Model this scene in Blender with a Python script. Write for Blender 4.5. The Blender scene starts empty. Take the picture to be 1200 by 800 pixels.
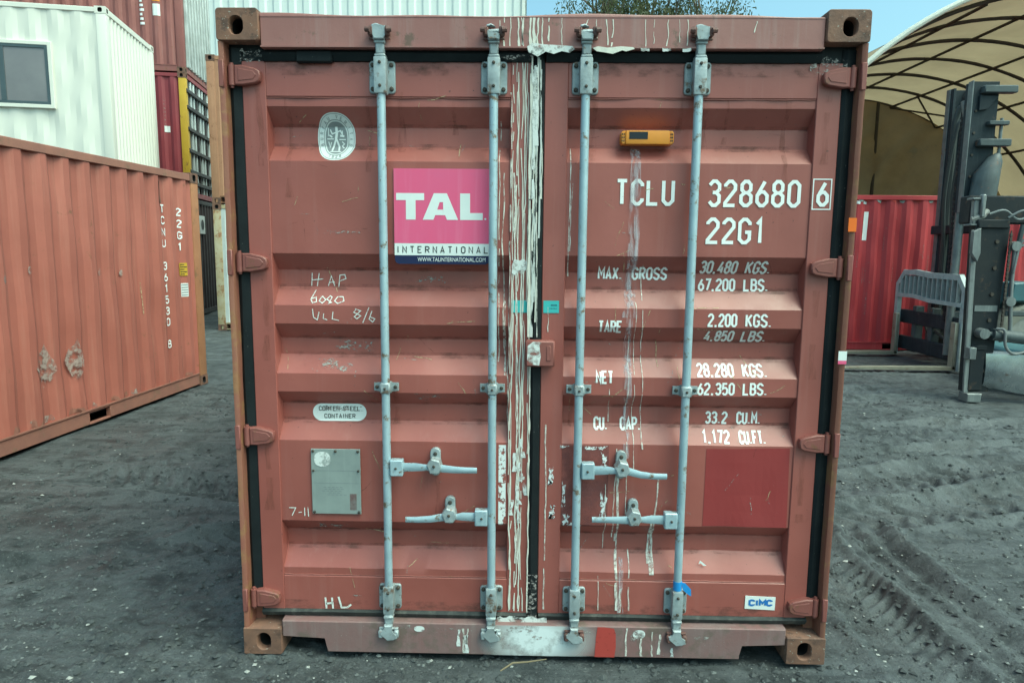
import bpy, bmesh, math, random
import numpy as np
from mathutils import Vector, Matrix
random.seed(7)
rng = np.random.default_rng(7)
PI = math.pi
SC = bpy.context.scene
C = SC.collection

# ------------------------------------------------------------------ camera
cam_d = bpy.data.cameras.new('camera'); cam = bpy.data.objects.new('camera', cam_d); C.objects.link(cam)
cam_d.sensor_width = 36; cam_d.lens = 24.0; cam_d.clip_start = .05; cam_d.clip_end = 2000
yaw, pitch, roll = -0.0175, 0.1323, -0.0090
fw = Vector((math.sin(yaw)*math.cos(pitch), math.cos(yaw)*math.cos(pitch), -math.sin(pitch)))
rt = Vector((math.cos(yaw), -math.sin(yaw), 0)); dn = fw.cross(rt)
r2 = rt*math.cos(roll)+dn*math.sin(roll); d2 = dn*math.cos(roll)-rt*math.sin(roll)
mw = Matrix((( r2.x, -d2.x, -fw.x, -0.0496), (r2.y, -d2.y, -fw.y, -2.669), (r2.z, -d2.z, -fw.z, 1.7012), (0, 0, 0, 1)))
cam.matrix_world = mw
SC.camera = cam

# ------------------------------------------------------------------ world, sun, exposure
SUN_EL, SUN_AZ = math.radians(59), math.radians(122)     # azimuth from +Y towards +X: high haze light from the right
w = bpy.data.worlds.new('World'); SC.world = w; w.use_nodes = True
nt = w.node_tree; nt.nodes.clear()
sky = nt.nodes.new('ShaderNodeTexSky'); sky.sky_type = 'NISHITA'; sky.sun_disc = False
sky.sun_elevation = SUN_EL; sky.sun_rotation = SUN_AZ; sky.air_density = 1.0; sky.dust_density = 5.0; sky.ozone_density = 1.6
tint = nt.nodes.new('ShaderNodeMix'); tint.data_type = 'RGBA'; tint.blend_type = 'MULTIPLY'; tint.inputs[0].default_value = 1
tint.inputs[7].default_value = (.90, 1.34, 1.14, 1)
bg = nt.nodes.new('ShaderNodeBackground'); bg.inputs[1].default_value = .15
wo = nt.nodes.new('ShaderNodeOutputWorld')
nt.links.new(sky.outputs[0], tint.inputs[6]); nt.links.new(tint.outputs[2], bg.inputs[0]); nt.links.new(bg.outputs[0], wo.inputs[0])
sd = bpy.data.lights.new('sun', 'SUN'); sd.energy = 1.4; sd.angle = math.radians(45); sd.color = (1, .97, .91)
so = bpy.data.objects.new('sun', sd); C.objects.link(so); so.location = (20, 20, 40)
sdir = Vector((math.sin(SUN_AZ)*math.cos(SUN_EL), math.cos(SUN_AZ)*math.cos(SUN_EL), math.sin(SUN_EL)))
so.rotation_euler = sdir.to_track_quat('Z', 'Y').to_euler()
vs = SC.view_settings; vs.view_transform = 'Standard'; vs.look = 'None'; vs.gamma = 1; vs.use_curve_mapping = False
vs.exposure = 0.72

# ------------------------------------------------------------------ materials
MATS = {}
def M(name, c1, c2=None, scale=3, rough=.6, metal=0, streak=0, streakc=None, rust=0, rustc=(.13, .055, .028), rscale=7,
      speck=0, speckc=(.02, .02, .02), bump=.08, bscale=60, translucent=None, spec=.4):
    m = bpy.data.materials.new(name); m.use_nodes = True; t = m.node_tree; N = t.nodes; L = t.links
    p = N['Principled BSDF']; p.inputs['Roughness'].default_value = rough; p.inputs['Metallic'].default_value = metal
    p.inputs['Specular IOR Level'].default_value = spec
    tc = N.new('ShaderNodeTexCoord'); oi = N.new('ShaderNodeObjectInfo')
    sc_ = N.new('ShaderNodeVectorMath'); sc_.operation = 'MULTIPLY_ADD'
    sc_.inputs[1].default_value = (1, 1, 1); L.new(tc.outputs['Object'], sc_.inputs[0])
    cm = N.new('ShaderNodeCombineXYZ'); mu = N.new('ShaderNodeMath'); mu.operation = 'MULTIPLY'; mu.inputs[1].default_value = 17.0
    L.new(oi.outputs['Random'], mu.inputs[0]); [L.new(mu.outputs[0], cm.inputs[i]) for i in range(3)]
    L.new(cm.outputs[0], sc_.inputs[2]); V = sc_.outputs[0]
    def noise(s, det=6, ro=.6, vec=None):
        n = N.new('ShaderNodeTexNoise'); n.inputs['Scale'].default_value = s; n.inputs['Detail'].default_value = det
        n.inputs['Roughness'].default_value = ro; L.new(vec or V, n.inputs['Vector']); return n.outputs['Fac']
    def ramp(f, a, b):
        r = N.new('ShaderNodeMapRange'); r.inputs['From Min'].default_value = a; r.inputs['From Max'].default_value = b
        r.clamp = True; L.new(f, r.inputs['Value']); return r.outputs[0]
    def mix(f, a, b):
        x = N.new('ShaderNodeMix'); x.data_type = 'RGBA'; L.new(f, x.inputs[0])
        for i, q in ((6, a), (7, b)):
            if isinstance(q, tuple): x.inputs[i].default_value = (*q, 1)
            else: L.new(q, x.inputs[i])
        return x.outputs[2]
    c2 = c2 or tuple(v*.8 for v in c1)
    col = mix(ramp(noise(scale), .32, .68), c1, c2)
    if streak:
        mp = N.new('ShaderNodeMapping'); mp.inputs['Scale'].default_value = (22, 22, 1.1); L.new(V, mp.inputs[0])
        f = ramp(noise(1.0, 5, .65, mp.outputs[0]), .62-.2*streak, .95-.2*streak)
        m2 = N.new('ShaderNodeMath'); m2.operation = 'MULTIPLY'; m2.inputs[1].default_value = min(1, streak+.15); L.new(f, m2.inputs[0])
        col = mix(m2.outputs[0], col, streakc or tuple(min(1, v*1.35+.03) for v in c1))
    rf = None
    if rust:
        rf = ramp(noise(rscale, 10, .72), .68-.3*rust, .74-.26*rust); col = mix(rf, col, mix(noise(rscale*4), rustc, tuple(v*1.9 for v in rustc)))
    if speck:
        sf = ramp(noise(95, 3, .5), .76-.12*speck, .79-.12*speck); col = mix(sf, col, speckc)
    L.new(col, p.inputs['Base Color'])
    rr = ramp(noise(scale*2.3, 5), .2, .8); r_ = N.new('ShaderNodeMapRange'); r_.inputs['To Min'].default_value = max(.05, rough-.14)
    r_.inputs['To Max'].default_value = min(1, rough+.16); L.new(rr, r_.inputs['Value']); L.new(r_.outputs[0], p.inputs['Roughness'])
    if bump:
        b = N.new('ShaderNodeBump'); b.inputs['Strength'].default_value = bump; b.inputs['Distance'].default_value = .01
        L.new(noise(bscale, 8, .65), b.inputs['Height']); L.new(b.outputs[0], p.inputs['Normal'])
    if translucent:
        tr = N.new('ShaderNodeBsdfTranslucent'); L.new(col, tr.inputs[0]); ms = N.new('ShaderNodeMixShader'); ms.inputs[0].default_value = translucent
        L.new(p.outputs[0], ms.inputs[1]); L.new(tr.outputs[0], ms.inputs[2]); L.new(ms.outputs[0], N['Material Output'].inputs[0])
    MATS[name] = m
    return m
def chalk(name, col, lo, hi, scale=60, stretch=(1, 1, 1)):
    """worn paint or residue: patchy coverage over what it lies on"""
    m = bpy.data.materials.new(name); m.use_nodes = True; t = m.node_tree; N = t.nodes; L = t.links
    p = N['Principled BSDF']; p.inputs['Base Color'].default_value = (*col, 1); p.inputs['Roughness'].default_value = .85
    tc = N.new('ShaderNodeTexCoord'); mp = N.new('ShaderNodeMapping'); mp.inputs['Scale'].default_value = stretch; L.new(tc.outputs['Object'], mp.inputs[0])
    n = N.new('ShaderNodeTexNoise'); n.inputs['Scale'].default_value = scale; n.inputs['Detail'].default_value = 6; n.inputs['Roughness'].default_value = .7
    L.new(mp.outputs[0], n.inputs['Vector'])
    r = N.new('ShaderNodeMapRange'); r.inputs['From Min'].default_value = lo; r.inputs['From Max'].default_value = hi; L.new(n.outputs['Fac'], r.inputs['Value'])
    L.new(r.outputs[0], p.inputs['Alpha'])
    MATS[name] = m; return m

def spray(name, col, hx, hz, cx, cz):
    m = chalk(name, col, .25, .5, 9); t_ = m.node_tree; N_ = t_.nodes; L_ = t_.links; p_ = N_['Principled BSDF']; src = p_.inputs['Alpha'].links[0].from_socket
    tc_ = [n for n in N_ if n.type == 'TEX_COORD'][0]; mp_ = N_.new('ShaderNodeMapping'); mp_.vector_type = 'POINT'
    mp_.inputs['Location'].default_value = (-cx/hx, 0, -cz/hz); mp_.inputs['Scale'].default_value = (1/hx, 0, 1/hz); L_.new(tc_.outputs['Object'], mp_.inputs[0])
    ln = N_.new('ShaderNodeVectorMath'); ln.operation = 'LENGTH'; L_.new(mp_.outputs[0], ln.inputs[0])
    r_ = N_.new('ShaderNodeMapRange'); r_.inputs['From Min'].default_value = 1; r_.inputs['From Max'].default_value = .35; L_.new(ln.outputs['Value'], r_.inputs['Value'])
    ml = N_.new('ShaderNodeMath'); ml.operation = 'MULTIPLY'; L_.new(src, ml.inputs[0]); L_.new(r_.outputs[0], ml.inputs[1]); L_.new(ml.outputs[0], p_.inputs['Alpha'])
    return m
M('door_paint', (.355, .097, .078), (.270, .069, .055), scale=1.6, rough=.42, spec=.62, streak=.38, streakc=(.36, .14, .12), rust=.16, rustc=(.17, .045, .036), rscale=3.5, speck=.3, speckc=(.10, .035, .03), bump=.05, bscale=25)
M('frame_paint', (.33, .140, .122), (.26, .095, .082), scale=2.5, rough=.48, spec=.6, streak=.5, streakc=(.36, .25, .235), rust=.34, rustc=(.10, .055, .04), rscale=11, bump=.08)
M('sill_paint', (.22, .11, .105), (.21, .14, .135), scale=6, rough=.65, streak=.5, streakc=(.28, .23, .22), rust=.5, rustc=(.10, .07, .06), speck=.4, speckc=(.30, .27, .25), bump=.12)
M('post_paint', (.23, .075, .055), (.25, .10, .065), scale=4, rough=.6, streak=.5, streakc=(.34, .17, .10), rust=.55, rustc=(.17, .08, .04), rscale=9, bump=.15)
M('casting', (.12, .065, .050), (.24, .115, .075), scale=10, rough=.7, rust=.55, rustc=(.065, .036, .027), rscale=14, speck=.75, speckc=(.30, .26, .22), bump=.3, bscale=45)
M('casting_dark', (.012, .012, .012), rough=.9)
M('hinge_paint', (.26, .085, .072), (.21, .065, .055), scale=6, rough=.5, streak=.3, rust=.36, rustc=(.12, .05, .03), rscale=16)
M('gasket', (.006, .009, .011), (.012, .016, .018), scale=7, rough=.6, spec=.2, streak=.25, streakc=(.025, .03, .03), speck=.3, speckc=(.12, .12, .11), bump=.15, bscale=30)
M('gasket_dusty', (.05, .055, .052), (.02, .025, .026), scale=9, rough=.75, streak=.5, streakc=(.16, .16, .14), bump=.2, bscale=30)
M('galvanised', (.41, .54, .60), (.31, .42, .47), scale=9, rough=.42, metal=.3, streak=.35, streakc=(.58, .66, .68), speck=.4, speckc=(.16, .13, .11), rust=.42, rustc=(.13, .09, .06), rscale=20, bump=.06, bscale=80)
M('galv_cast', (.40, .46, .48), (.26, .30, .31), scale=14, rough=.55, metal=.35, rust=.42, rustc=(.12, .085, .065), rscale=18, bump=.2)
M('bolt', (.05, .048, .045), (.09, .07, .055), scale=30, rough=.6, metal=.4)
M('keeper_paint', (.16, .07, .06), (.09, .05, .045), scale=20, rough=.65, rust=.5, rustc=(.09, .05, .04))
M('letter_white', (.84, .85, .83), (.78, .80, .79), scale=12, rough=.55, speck=.35, speckc=(.40, .22, .19), bump=.0)
M('pink', (.80, .088, .21), (.74, .10, .225), scale=4, rough=.35, spec=.7, streak=.4, streakc=(.80, .26, .38), bump=0)
M('navy', (.012, .02, .075), rough=.4, bump=0)
M('sign_white', (.76, .79, .77), (.68, .72, .70), scale=8, rough=.5, speck=.1, speckc=(.35, .33, .31), bump=0)
M('sign_grey', (.25, .28, .28), (.21, .23, .235), scale=15, rough=.55, bump=0)
M('sign_black', (.03, .03, .032), rough=.55, bump=0)
M('cimc_blue', (.02, .17, .50), rough=.5, bump=0)
M('teal', (.05, .50, .48), (.06, .42, .42), rough=.5, bump=0)
M('plate_alu', (.35, .40, .38), (.29, .33, .32), scale=9, rough=.45, metal=.35, streak=.3, bump=.03, speck=.15, speckc=(.2, .2, .19))
M('patch_red', (.29, .040, .040), (.265, .036, .036), scale=3, rough=.45, speck=.08, speckc=(.4, .25, .23), bump=.03)
chalk('sprayed_red', (.40, .045, .035), .22, .42, 30)
M('spray_red', (.42, .035, .03), (.36, .04, .035), scale=9, rough=.6)
M('tracker_orange', (.75, .27, .03), (.68, .25, .04), scale=14, rough=.45)
M('solar', (.012, .014, .02), rough=.15, bump=0)
M('tape_blue', (.02, .28, .68), rough=.4, bump=.05)
M('sticker_orange', (.85, .16, .015), rough=.4, bump=0)
M('drip', (.74, .71, .62), (.62, .60, .54), scale=30, rough=.8, bump=.2)
chalk('drip_thin', (.70, .68, .62), .34, .58, 90, (1, 1, .3))
chalk('smear_violet', (.56, .51, .55), .42, .80, 60, (1, 1, .12))
chalk('gunk_white', (.66, .68, .66), .36, .52, 26)
spray('spray_white', (.66, .71, .72), .26, .14, .02, .085)
chalk('scuff_grey', (.36, .32, .30), .50, .62, 55, (1, 1, 1.6))
chalk('sealant', (.55, .57, .54), .42, .50, 34, (1.6, 1, .22))
chalk('glue_dark', (.19, .065, .065), .25, .85, 12)
chalk('paper_white', (.72, .74, .74), .44, .48, 38)
chalk('scraped_steel', (.34, .25, .22), .44, .58, 15)
chalk('tan_scratch', (.46, .33, .20), .40, .56, 40)
chalk('rust_stain', (.20, .062, .040), .40, 1.25, 40, (1, 1, .2))
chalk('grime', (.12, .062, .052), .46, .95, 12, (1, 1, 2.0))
chalk('stain', (.17, .07, .06), .44, .80, 9)
chalk('chalk_text', (.72, .72, .68), .28, .5, 120)
M('orange_side', (.42, .132, .098), (.33, .100, .074), scale=1.2, rough=.55, streak=.5, streakc=(.46, .20, .15), rust=.2, rustc=(.14, .06, .035), rscale=6, speck=.15, speckc=(.14, .06, .04), bump=.06, bscale=14)
M('orange_rail', (.33, .14, .10), (.25, .11, .085), scale=5, rough=.65, rust=.42, rustc=(.15, .08, .055), rscale=8, bump=.15)
M('orange_post', (.40, .18, .09), (.34, .14, .07), scale=5, rough=.6, rust=.35, rustc=(.16, .08, .04))
M('bare_steel', (.30, .28, .27), (.24, .20, .185), scale=22, rough=.6, rust=.45, rustc=(.15, .10, .08), rscale=20)
M('office_white', (.72, .70, .63), (.68, .67, .61), scale=.8, rough=.5, streak=.2, streakc=(.72, .75, .64), bump=.02)
M('window_frame', (.07, .10, .115), rough=.4, bump=0)
M('window_glass', (.13, .115, .125), (.20, .18, .185), scale=.9, rough=.05, bump=0, spec=1.0)
M('brown_side', (.30, .105, .095), (.25, .088, .078), scale=1.5, rough=.6, streak=.45, streakc=(.33, .20, .19), rust=.2)
M('brown_dark', (.055, .04, .042), (.04, .032, .034), scale=2, rough=.6, streak=.3, streakc=(.08, .06, .06))
M('crimson_side', (.28, .045, .055), (.23, .04, .05), scale=2, rough=.5, streak=.25)
M('yellow_band', (.56, .35, .035), (.50, .30, .03), scale=4, rough=.55, rust=.3)
M('end_pale', (.52, .55, .53), (.42, .45, .44), scale=3, rough=.55, streak=.4, rust=.2)
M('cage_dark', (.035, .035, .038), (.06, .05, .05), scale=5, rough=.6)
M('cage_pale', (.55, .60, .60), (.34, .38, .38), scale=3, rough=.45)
M('buff_post', (.42, .21, .12), (.36, .17, .10), scale=4, rough=.6, streak=.4, rust=.25)
M('ochre_post', (.38, .29, .16), (.46, .40, .28), scale=6, rough=.65, rust=.5, rustc=(.20, .10, .05))
M('shed_white', (.74, .79, .76), (.70, .76, .74), scale=.6, rough=.5, bump=0)
M('shed_strip', (.80, .82, .76), rough=.5, bump=0)
M('red_side', (.47, .046, .054), (.39, .038, .047), scale=.9, rough=.5, streak=.45, streakc=(.50, .10, .10), rust=.2, rustc=(.22, .07, .06), rscale=12, bump=.05)
M('red_bright', (.55, .06, .045), (.48, .05, .04), scale=1, rough=.5, streak=.4, rust=.15)
M('fabric', (.47, .355, .22), (.38, .285, .175), scale=.9, rough=.8, streak=0, translucent=.34, rust=.16, rustc=(.24, .18, .10), rscale=1.3, bump=.05, bscale=6)
M('fabric_wall', (.38, .275, .155), (.26, .19, .11), scale=.8, rough=.85, translucent=.2, rust=.3, rustc=(.16, .13, .085), rscale=1.6, bump=.3, bscale=2.2)
M('fabric_hem', (.78, .80, .72), (.70, .72, .66), scale=2, rough=.7, translucent=.3)
M('pipe', (.045, .04, .035), (.07, .06, .05), scale=4, rough=.6, metal=.2)
M('mast_steel', (.022, .033, .040), (.014, .022, .028), scale=4, rough=.6, spec=.25, streak=.4, streakc=(.085, .10, .105), rust=.2, rustc=(.07, .05, .04), bump=.1)
M('column_dark', (.010, .015, .020), (.020, .023, .025), scale=3, rough=.6, spec=.25, streak=.25, streakc=(.03, .034, .035), rust=.35, rustc=(.04, .028, .022), bump=.1)
M('mast_pale', (.20, .22, .22), (.13, .145, .15), scale=8, rough=.5, metal=.4, streak=.5, streakc=(.40, .42, .41), rust=.25)
M('machine_grey', (.075, .095, .10), (.045, .058, .062), scale=5, rough=.55, streak=.4, rust=.25)
M('backrest_grey', (.44, .50, .49), (.30, .34, .34), scale=9, rough=.6, rust=.22, rustc=(.13, .12, .105), rscale=11)
M('silver_worn', (.55, .58, .58), (.22, .26, .29), scale=2.6, rough=.24, metal=.85, rust=.16, bump=.03)
M('tyre', (.20, .20, .165), (.13, .13, .115), scale=5, rough=.85, bump=.2)
M('rim', (.30, .31, .28), (.2, .2, .19), scale=8, rough=.6, rust=.3)
M('fork_steel', (.36, .34, .27), (.26, .25, .20), scale=7, rough=.5, metal=.4, rust=.3)
M('hose', (.03, .035, .035), rough=.5, bump=0)
M('hose_pale', (.20, .22, .22), (.10, .11, .115), rough=.5)
M('teal_body', (.05, .14, .16), (.045, .11, .13), scale=3, rough=.5, streak=.3)
M('bark', (.16, .12, .09), (.10, .08, .06), scale=6, rough=.9)
M('leaf', (.075, .095, .04), (.10, .12, .055), scale=2, rough=.6, translucent=.35, bump=0)
M('pebble', (.075, .085, .087), (.03, .035, .037), scale=.9, rough=.8)
M('pebble_pale', (.34, .35, .33), (.25, .26, .25), scale=3, rough=.8)
M('pebble_mid', (.15, .165, .165), (.09, .10, .10), scale=2, rough=.85)
M('twig', (.20, .16, .10), rough=.9)

# ground material
gm = bpy.data.materials.new('mud'); gm.use_nodes = True; t = gm.node_tree; N = t.nodes; L = t.links; P = N['Principled BSDF']
tc = N.new('ShaderNodeTexCoord')
def gn(s, det=8, ro=.65, vec=None):
    n = N.new('ShaderNodeTexNoise'); n.inputs['Scale'].default_value = s; n.inputs['Detail'].default_value = det; n.inputs['Roughness'].default_value = ro
    L.new(vec or tc.outputs['Object'], n.inputs['Vector']); return n.outputs['Fac']
def gr(f, a, b, lo=0, hi=1):
    r = N.new('ShaderNodeMapRange'); r.inputs['From Min'].default_value = a; r.inputs['From Max'].default_value = b
    r.inputs['To Min'].default_value = lo; r.inputs['To Max'].default_value = hi; L.new(f, r.inputs['Value']); return r.outputs[0]
def gx(f, a, b):
    x = N.new('ShaderNodeMix'); x.data_type = 'RGBA'; L.new(f, x.inputs[0])
    for i, q in ((6, a), (7, b)):
        if isinstance(q, tuple): x.inputs[i].default_value = (*q, 1)
        else: L.new(q, x.inputs[i])
    return x.outputs[2]
gc = gx(gr(gn(.8), .35, .65), (.044, .052, .055), (.086, .098, .103))
gc = gx(gr(gn(5.5, 10, .7), .46, .62), gc, (.020, .025, .027))
gmp = N.new('ShaderNodeMapping'); gmp.inputs['Rotation'].default_value = (0, 0, math.radians(-14)); gmp.inputs['Scale'].default_value = (.7, 5, 1); L.new(tc.outputs['Object'], gmp.inputs[0])
gc = gx(gr(gn(1.6, 8, .6, gmp.outputs[0]), .50, .66, 0, .75), gc, (.086, .099, .104))
gmp2 = N.new('ShaderNodeMapping'); gmp2.inputs['Rotation'].default_value = (0, 0, math.radians(9)); gmp2.inputs['Scale'].default_value = (.6, 4, 1); L.new(tc.outputs['Object'], gmp2.inputs[0])
gc = gx(gr(gn(2.1, 8, .6, gmp2.outputs[0]), .54, .66, 0, .8), gc, (.020, .025, .028))
gc = gx(gr(gn(60, 4, .6), .60, .70), gc, (.13, .14, .14))
gc = gx(gr(gn(110, 3, .5), .60, .68), gc, (.03, .034, .036))
L.new(gc, P.inputs['Base Color'])
L.new(gr(gn(1.7, 6), .35, .65, .42, .95), P.inputs['Roughness'])
P.inputs['Specular IOR Level'].default_value = .45
b1 = N.new('ShaderNodeBump'); b1.inputs['Strength'].default_value = 1.0; b1.inputs['Distance'].default_value = .012; L.new(gn(38, 10, .72), b1.inputs['Height'])
b2 = N.new('ShaderNodeBump'); b2.inputs['Strength'].default_value = .5; b2.inputs['Distance'].default_value = .006; L.new(gn(150, 5, .6), b2.inputs['Height'])
L.new(b1.outputs[0], b2.inputs['Normal']); L.new(b2.outputs[0], P.inputs['Normal'])
MATS['mud'] = gm

# ------------------------------------------------------------------ mesh helpers
STUFF = {'scratches', 'rust_runs', 'scuff_marks', 'bracket_bolts', 'plate_rivets', 'plate_print', 'paint_runs', 'residue_smear', 'tracker_slots', 'sticker_print', 'emblem_lettering'}
def obj(name, bm, mat, parent=None, smooth=True, angle=38):
    me = bpy.data.meshes.new(name)
    if isinstance(bm, bmesh.types.BMesh):
        bmesh.ops.recalc_face_normals(bm, faces=bm.faces[:]) if not getattr(bm, 'keepn', False) else None
        bm.to_mesh(me); bm.free()
    else:
        v, f = bm; me.from_pydata(v, [], f); me.update()
    for m in (mat if isinstance(mat, (list, tuple)) else [mat]): me.materials.append(MATS[m])
    if name in ('side_wall', 'end_wall', 'back_wall', 'wall'): angle = 12
    if smooth and len(me.polygons):
        me.polygons.foreach_set('use_smooth', np.ones(len(me.polygons), bool)); me.set_sharp_from_angle(angle=math.radians(angle))
    o = bpy.data.objects.new(name, me); C.objects.link(o)
    if parent: o.parent = parent
    if name in STUFF: o['kind'] = 'stuff'
    return o
def thing(name, label, cat, loc=(0, 0, 0), rz=0, group=None):
    o = bpy.data.objects.new(name, None); C.objects.link(o); o.location = loc; o.rotation_euler = (0, 0, rz); o.empty_display_size = .2
    o['label'] = label; o['category'] = cat
    if group: o['group'] = group
    return o
def tag(o, label, cat, group=None):
    o['label'] = label; o['category'] = cat
    if group: o['group'] = group
    return o
NB = bmesh.new
def box(bm, x0, x1, y0, y1, z0, z1, bev=0, mi=0, seg=1):
    vs_ = [bm.verts.new(p) for p in ((x0, y0, z0), (x1, y0, z0), (x1, y1, z0), (x0, y1, z0), (x0, y0, z1), (x1, y0, z1), (x1, y1, z1), (x0, y1, z1))]
    fs = [bm.faces.new([vs_[i] for i in q]) for q in ((0, 3, 2, 1), (4, 5, 6, 7), (0, 1, 5, 4), (1, 2, 6, 5), (2, 3, 7, 6), (3, 0, 4, 7))]
    for f in fs: f.material_index = mi
    if bev:
        es = list({e for f in fs for e in f.edges})
        r = bmesh.ops.bevel(bm, geom=es, offset=bev, segments=seg, affect='EDGES', profile=.6)
        for f in r['faces']: f.material_index = mi
    return bm
def obox(bm, c, ax, ay, az, hx, hy, hz, bev=0):
    """oriented box from centre and three unit axes"""
    c = Vector(c); ax, ay, az = Vector(ax).normalized(), Vector(ay).normalized(), Vector(az).normalized()
    vs_ = [bm.verts.new(c+ax*sx*hx+ay*sy*hy+az*sz*hz) for sz in (-1, 1) for sx, sy in ((-1, -1), (1, -1), (1, 1), (-1, 1))]
    fs = [bm.faces.new([vs_[i] for i in q]) for q in ((0, 3, 2, 1), (4, 5, 6, 7), (0, 1, 5, 4), (1, 2, 6, 5), (2, 3, 7, 6), (3, 0, 4, 7))]
    if bev: bmesh.ops.bevel(bm, geom=list({e for f in fs for e in f.edges}), offset=bev, segments=1, affect='EDGES')
    return bm
def tube(bm, pts, r, seg=10, cap=True, mi=0):
    pts = [Vector(p) for p in pts]; n = len(pts); R_ = r if isinstance(r, (list, tuple)) else [r]*n
    rings = []; pu = None
    for i, p in enumerate(pts):
        d = (pts[min(i+1, n-1)]-pts[max(i-1, 0)]).normalized()
        if pu is None: pu = Vector((0, 0, 1)) if abs(d.z) < .9 else Vector((1, 0, 0))
        u = (pu-d*pu.dot(d)).normalized(); pu = u; v = d.cross(u)
        rings.append([bm.verts.new(p+(u*math.cos(2*PI*k/seg)+v*math.sin(2*PI*k/seg))*R_[i]) for k in range(seg)])
    fs = []
    for a, b in zip(rings, rings[1:]):
        for k in range(seg): fs.append(bm.faces.new((a[k], a[(k+1) % seg], b[(k+1) % seg], b[k])))
    if cap: fs += [bm.faces.new(rings[0][::-1]), bm.faces.new(rings[-1])]
    for f in fs: f.material_index = mi
    return bm
def curve(pts, n=6):
    P_ = [Vector(p) for p in pts]; P_ = [P_[0]*2-P_[1]]+P_+[P_[-1]*2-P_[-2]]; out = []
    for a, b, c_, d in zip(P_, P_[1:], P_[2:], P_[3:]):
        for k in range(n):
            t_ = k/n; out.append(.5*((2*b)+(c_-a)*t_+(2*a-5*b+4*c_-d)*t_*t_+(3*b-a-3*c_+d)*t_**3))
    return out+[P_[-2]]
def prism_xz(bm, poly, y0, y1, bev=0, mi=0):
    """polygon given in x,z, thick along y"""
    a = [bm.verts.new((x, y0, z)) for x, z in poly]; b = [bm.verts.new((x, y1, z)) for x, z in poly]; n = len(poly)
    fs = [bm.faces.new(a), bm.faces.new(b[::-1])]+[bm.faces.new((a[i], b[i], b[(i+1) % n], a[(i+1) % n])) for i in range(n)]
    for f in fs: f.material_index = mi
    if bev: bmesh.ops.bevel(bm, geom=list({e for f in fs[:1] for e in f.edges}), offset=bev, segments=1, affect='EDGES')
    return bm
def loft(bm, loops, cap0=False, cap1=False, mi=None):
    R_ = [[bm.verts.new(p) for p in l] for l in loops]; n = len(R_[0])
    for j, (a, b) in enumerate(zip(R_, R_[1:])):
        for k in range(n):
            f = bm.faces.new((a[k], a[(k+1) % n], b[(k+1) % n], b[k])); f.material_index = mi[j] if mi else 0
    if cap0: bm.faces.new(R_[0][::-1])
    if cap1:
        f = bm.faces.new(R_[-1]); f.material_index = mi[-1] if mi else 0
    return bm
def rrect(cx, cz, hx, hz, r, n=6):
    """rounded rectangle, 4*n points, starting at +x side"""
    out = []
    for q, (sx, sz) in enumerate(((1, 1), (-1, 1), (-1, -1), (1, -1))):
        for k in range(n):
            a = q*PI/2+k/(n-1)*PI/2
            out.append((cx+sx*(hx-r)+math.cos(a)*r, cz+sz*(hz-r)+math.sin(a)*r))
    return out
def copy_obj(o, parent=None, loc=None, rot=None):
    c = o.copy(); C.objects.link(c); c.parent = parent
    if loc is not None: c.location = loc
    if rot is not None: c.rotation_euler = rot
    return c

# ------------------------------------------------------------------ ground
def vnoise(x, y, s, seed):
    xs, ys = x*s+seed*13.7, y*s+seed*7.3
    xi, yi = np.floor(xs).astype(np.int64), np.floor(ys).astype(np.int64); fx, fy = xs-xi, ys-yi
    fx = fx*fx*(3-2*fx); fy = fy*fy*(3-2*fy)
    def h(a, b):
        n = (a*374761393+b*668265263+seed*1442695) & 0xffffffff
        n = ((n ^ (n >> 13))*1274126177) & 0xffffffff
        return ((n ^ (n >> 16)) & 0xffff)/65535.0
    return (h(xi, yi)*(1-fx)+h(xi+1, yi)*fx)*(1-fy)+(h(xi, yi+1)*(1-fx)+h(xi+1, yi+1)*fx)*fy-.5
def graded(segs):
    out = []
    for a, b, d0, d1 in segs:
        q = a
        while q < b:
            out.append(q); q += d0+(d1-d0)*(q-a)/(b-a)
    out.append(segs[-1][1]); return np.array(out)
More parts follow.
